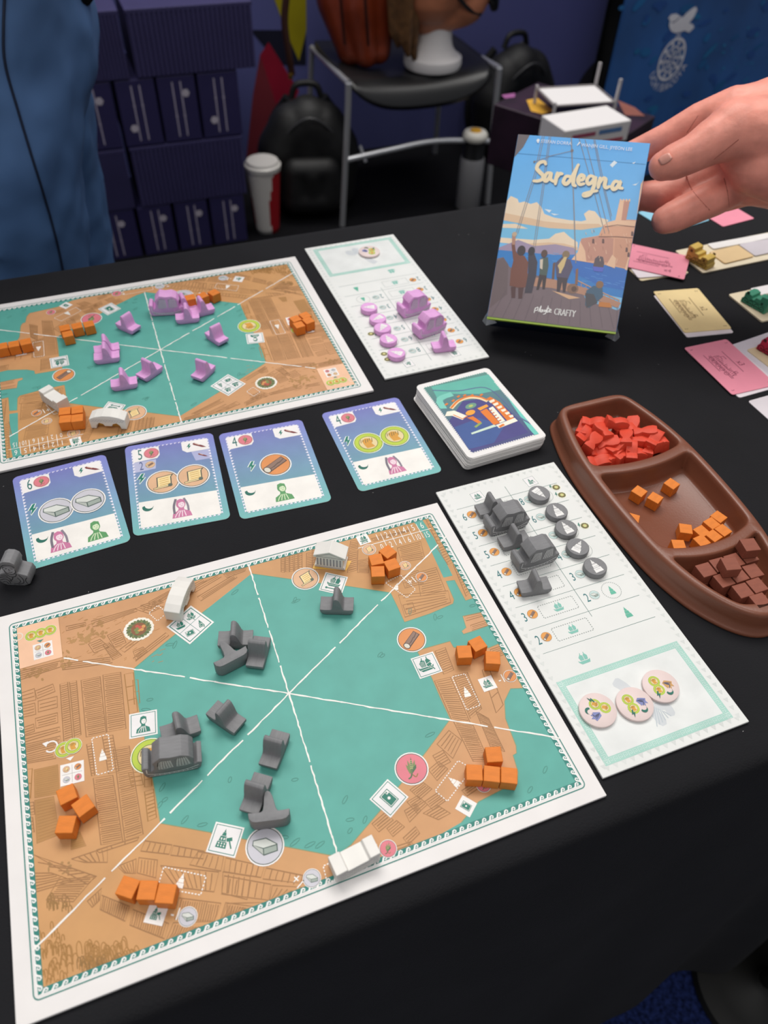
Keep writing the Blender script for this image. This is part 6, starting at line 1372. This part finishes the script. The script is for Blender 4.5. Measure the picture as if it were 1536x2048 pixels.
# ================================================================== the other game at the table's end
def flat_card(q, col, label, z=0, th=.0004, art=None, name='ticket_card', cat='card', group=None, r=.002):
    P = [G(x, y, z) for x, y in q]; c = sum(P, Vector())/4; d = (P[1]-P[0])+(P[2]-P[3]); e = (P[3]-P[0])+(P[2]-P[1]); an = math.atan2(d.y, d.x); w_, h_ = d.length/2, e.length/2
    l = rrect(w_, h_, r); n = len(l)
    o = new(name, me_from(name, [(x, y, 0) for x, y in l]+[(x, y, th) for x, y in l], [tuple(range(n))[::-1], tuple(range(n, 2*n))]+[(i, (i+1) % n, (i+1) % n+n, i+n) for i in range(n)], mat('card_'+col.strip('#'), col, .55, var=.03, vscale=60)), None, (c.x, c.y, TZ+.0003+z), an)
    tag(o, label, cat, group)
    if art: art(w_*1000, h_*1000).build('card_print', o, (0, 0, th+.00003))
    return o
def loco(ink, num):
    def f(w_, h_):
        a = Art(); k = min(w_, h_)/44; s = 1 if w_ > h_ else 0
        b = Art()
        for pts in ([(-16, -4), (15, -4)], [(-16, -5.4), (15, -5.4)], [(-14, -3), (-14, 3), (-9, 3), (-9, -1), (4, -1), (6, 1), (12, 1), (12, -3)], [(-12, 3), (-12, 6), (-8, 6)], [(8, 1), (8, 4), (10, 4), (10, 1)], [(-18, 9), (10, 9)], [(-18, -9), (4, -9)]): b.stroke(pts, .55, ink, 1)
        for x in (-12, -8, -3, 2, 8): b.stroke([(x+2*cos(t), -5.5+2*sin(t)) for t in [2*pi*i/8 for i in range(8)]], .5, ink, 1, True)
        for i in range(14): b.stroke([(-13+i*1.8, 2.4-(i % 3)), (-12+i*1.8, -2.6)], .45, ink, 1)
        rot = 0 if w_ > h_ else -pi/2
        a.put(b, (0, 0) if s else (-k*3, 0), rot, k*1.05, 1); a.text(num, (w_*.22, -h_*.3) if s else (w_*.26, 0), 8*k, ink, 1, rot, .8)
        for sx in (-1, 1):
            for sy in (-1, 1): a.text(num[-1], (sx*w_*.41, sy*h_*.43), 4*k, ink, 1, rot, .9)
        return a
    return f
PNK, YEL, WHC = '#EE92A6', '#F2D99E', '#EAE1E6'
flat_card([(1381, 697), (1468, 687), (1548, 770), (1470, 806)], WHC, 'pale card tucked under the pink locomotive card beside the boat tray', 0, .0008, group=None)
flat_card([(1373, 692), (1463, 682), (1541, 768), (1458, 797)], PNK, 'pink locomotive card nearest the boat tray', .0011, .0005, loco('#8A3E56', 'x3'))
flat_card([(1470, 690), (1560, 660), (1640, 740), (1550, 775)], '#DCD6DE', 'pale grey card beside the pink locomotive card', 0, .0006)
flat_card([(1510, 800), (1590, 780), (1650, 850), (1560, 880)], '#DAD3D8', 'pale card at the corner past the pink locomotive card', 0, .0006)
flat_card([(1302, 591), (1391, 587), (1471, 664), (1378, 678)], WHC, 'pale card tucked under the yellow locomotive card', 0, .0006)
flat_card([(1307, 583), (1396, 579), (1462, 657), (1367, 668)], YEL, 'yellow locomotive card lying between two pink ones', .0009, .0005, loco('#7A5632', 'x2'))
flat_card([(1236, 522), (1330, 500), (1375, 552), (1280, 560)], '#E8D9B4', 'cream card at the bottom of the small pile behind the blue box', 0, .0008)
flat_card([(1240, 516), (1334, 500), (1375, 556), (1276, 552)], WHC, 'white card in the small pile behind the blue box', .0011, .0008)
flat_card([(1258, 487), (1378, 515), (1370, 560), (1240, 533)], PNK, 'pink locomotive card on the small pile behind the blue box', .0022, .0006, loco('#8A3E56', 'x4'))
flat_card([(1292, 428), (1372, 398), (1400, 448), (1322, 464)], '#8EC8DF', 'light blue card under the reaching hand', 0, .0006)
flat_card([(1415, 432), (1480, 415), (1500, 440), (1440, 455)], PNK, 'pink card mostly hidden under the reaching hand', 0, .0006)
flat_card([(1352, 505), (1600, 455), (1640, 500), (1402, 548)], '#E9DCC0', 'long cream strip board carrying the yellow train', 0, .0014, None, 'strip_board', 'board')
flat_card([(1415, 490), (1536, 468), (1545, 478), (1425, 500)], '#EDE9E6', 'white strip along the cream board of the yellow train', .0018, .001, None, 'strip_tile', 'tile')
flat_card([(1424, 505), (1482, 492), (1500, 515), (1442, 530)], '#E3C493', 'tan tile on the long cream board beside the yellow train', .0018, .001, None, 'strip_tile', 'tile')
flat_card([(1484, 491), (1560, 474), (1580, 498), (1502, 514)], '#CFC8CE', 'grey tile next to the tan tile on the long cream board', .0018, .001, None, 'strip_tile', 'tile')
flat_card([(1458, 592), (1580, 565), (1640, 620), (1520, 646)], '#E3D4B6', 'cream strip board carrying the green train', 0, .0014, None, 'strip_board', 'board')
flat_card([(1500, 580), (1600, 558), (1620, 572), (1515, 592)], '#EBE6E6', 'white tile behind the green train', .0018, .001, None, 'strip_tile', 'tile')
flat_card([(1505, 700), (1600, 670), (1680, 745), (1575, 780)], '#DCC8A4', 'tan strip board carrying the red train', 0, .0014, None, 'strip_board', 'board')
TRN = [(-13, 0), (13, 0), (13, 4), (11.5, 5), (11.5, 10), (8, 11), (4, 10.2), (3.4, 7.6), (1, 7.6), (0, 10.6), (-4.6, 10.6), (-5, 14), (-12, 15), (-13, 13)]
def train(px, rz, col, ink, label, z=.0017):
    p = G(*px, z); o = new('toy_train', MB().prism(mm(TRN), -.0065, .0065).mesh('toy_train', wood('train_'+col.strip('#'), col), bevel=.0006), None, (p.x, p.y, TZ+.0003+z), radians(rz)); tag(o, label, 'train piece')
    a = Art()
    for x, r_ in ((-9, 2.6), (-3, 2.6), (3.5, 2.4), (9, 2.2)):
        a.stroke([(x+r_*cos(t), 3+r_*sin(t)) for t in [2*pi*i/12 for i in range(12)]], .6, ink, 1, True); a.disc((x, 3), .7, ink, 1, 8)
    a.stroke([(-9, 2.6), (9, 2.6)], .6, ink, 1); a.quad((-8.5, 11), 3, 2.6, 0, ink, 1); a.disc((7.5, 8), 1.2, ink, 1, 10); a.stroke([(-4, 6.4), (11, 6.4)], .4, ink, 1)
    me = a.mesh('train_print', M_WPRINT)
    for s_, r0 in ((-1, 0), (1, pi)):
        q = new('train_print', me, o, (0, s_*.00656, 0)); q.rotation_euler = (pi/2, 0, r0)
train((1398, 526), -74, '#D9B75A', '#6A4E22', 'yellow wooden train on the long cream strip board')
train((1512, 612), 104, '#3F8F72', '#143A30', 'green wooden train on a cream strip board')
train((1546, 708), 106, '#B02040', '#4A0A1A', 'red wooden train at the tan strip board, half out of view')
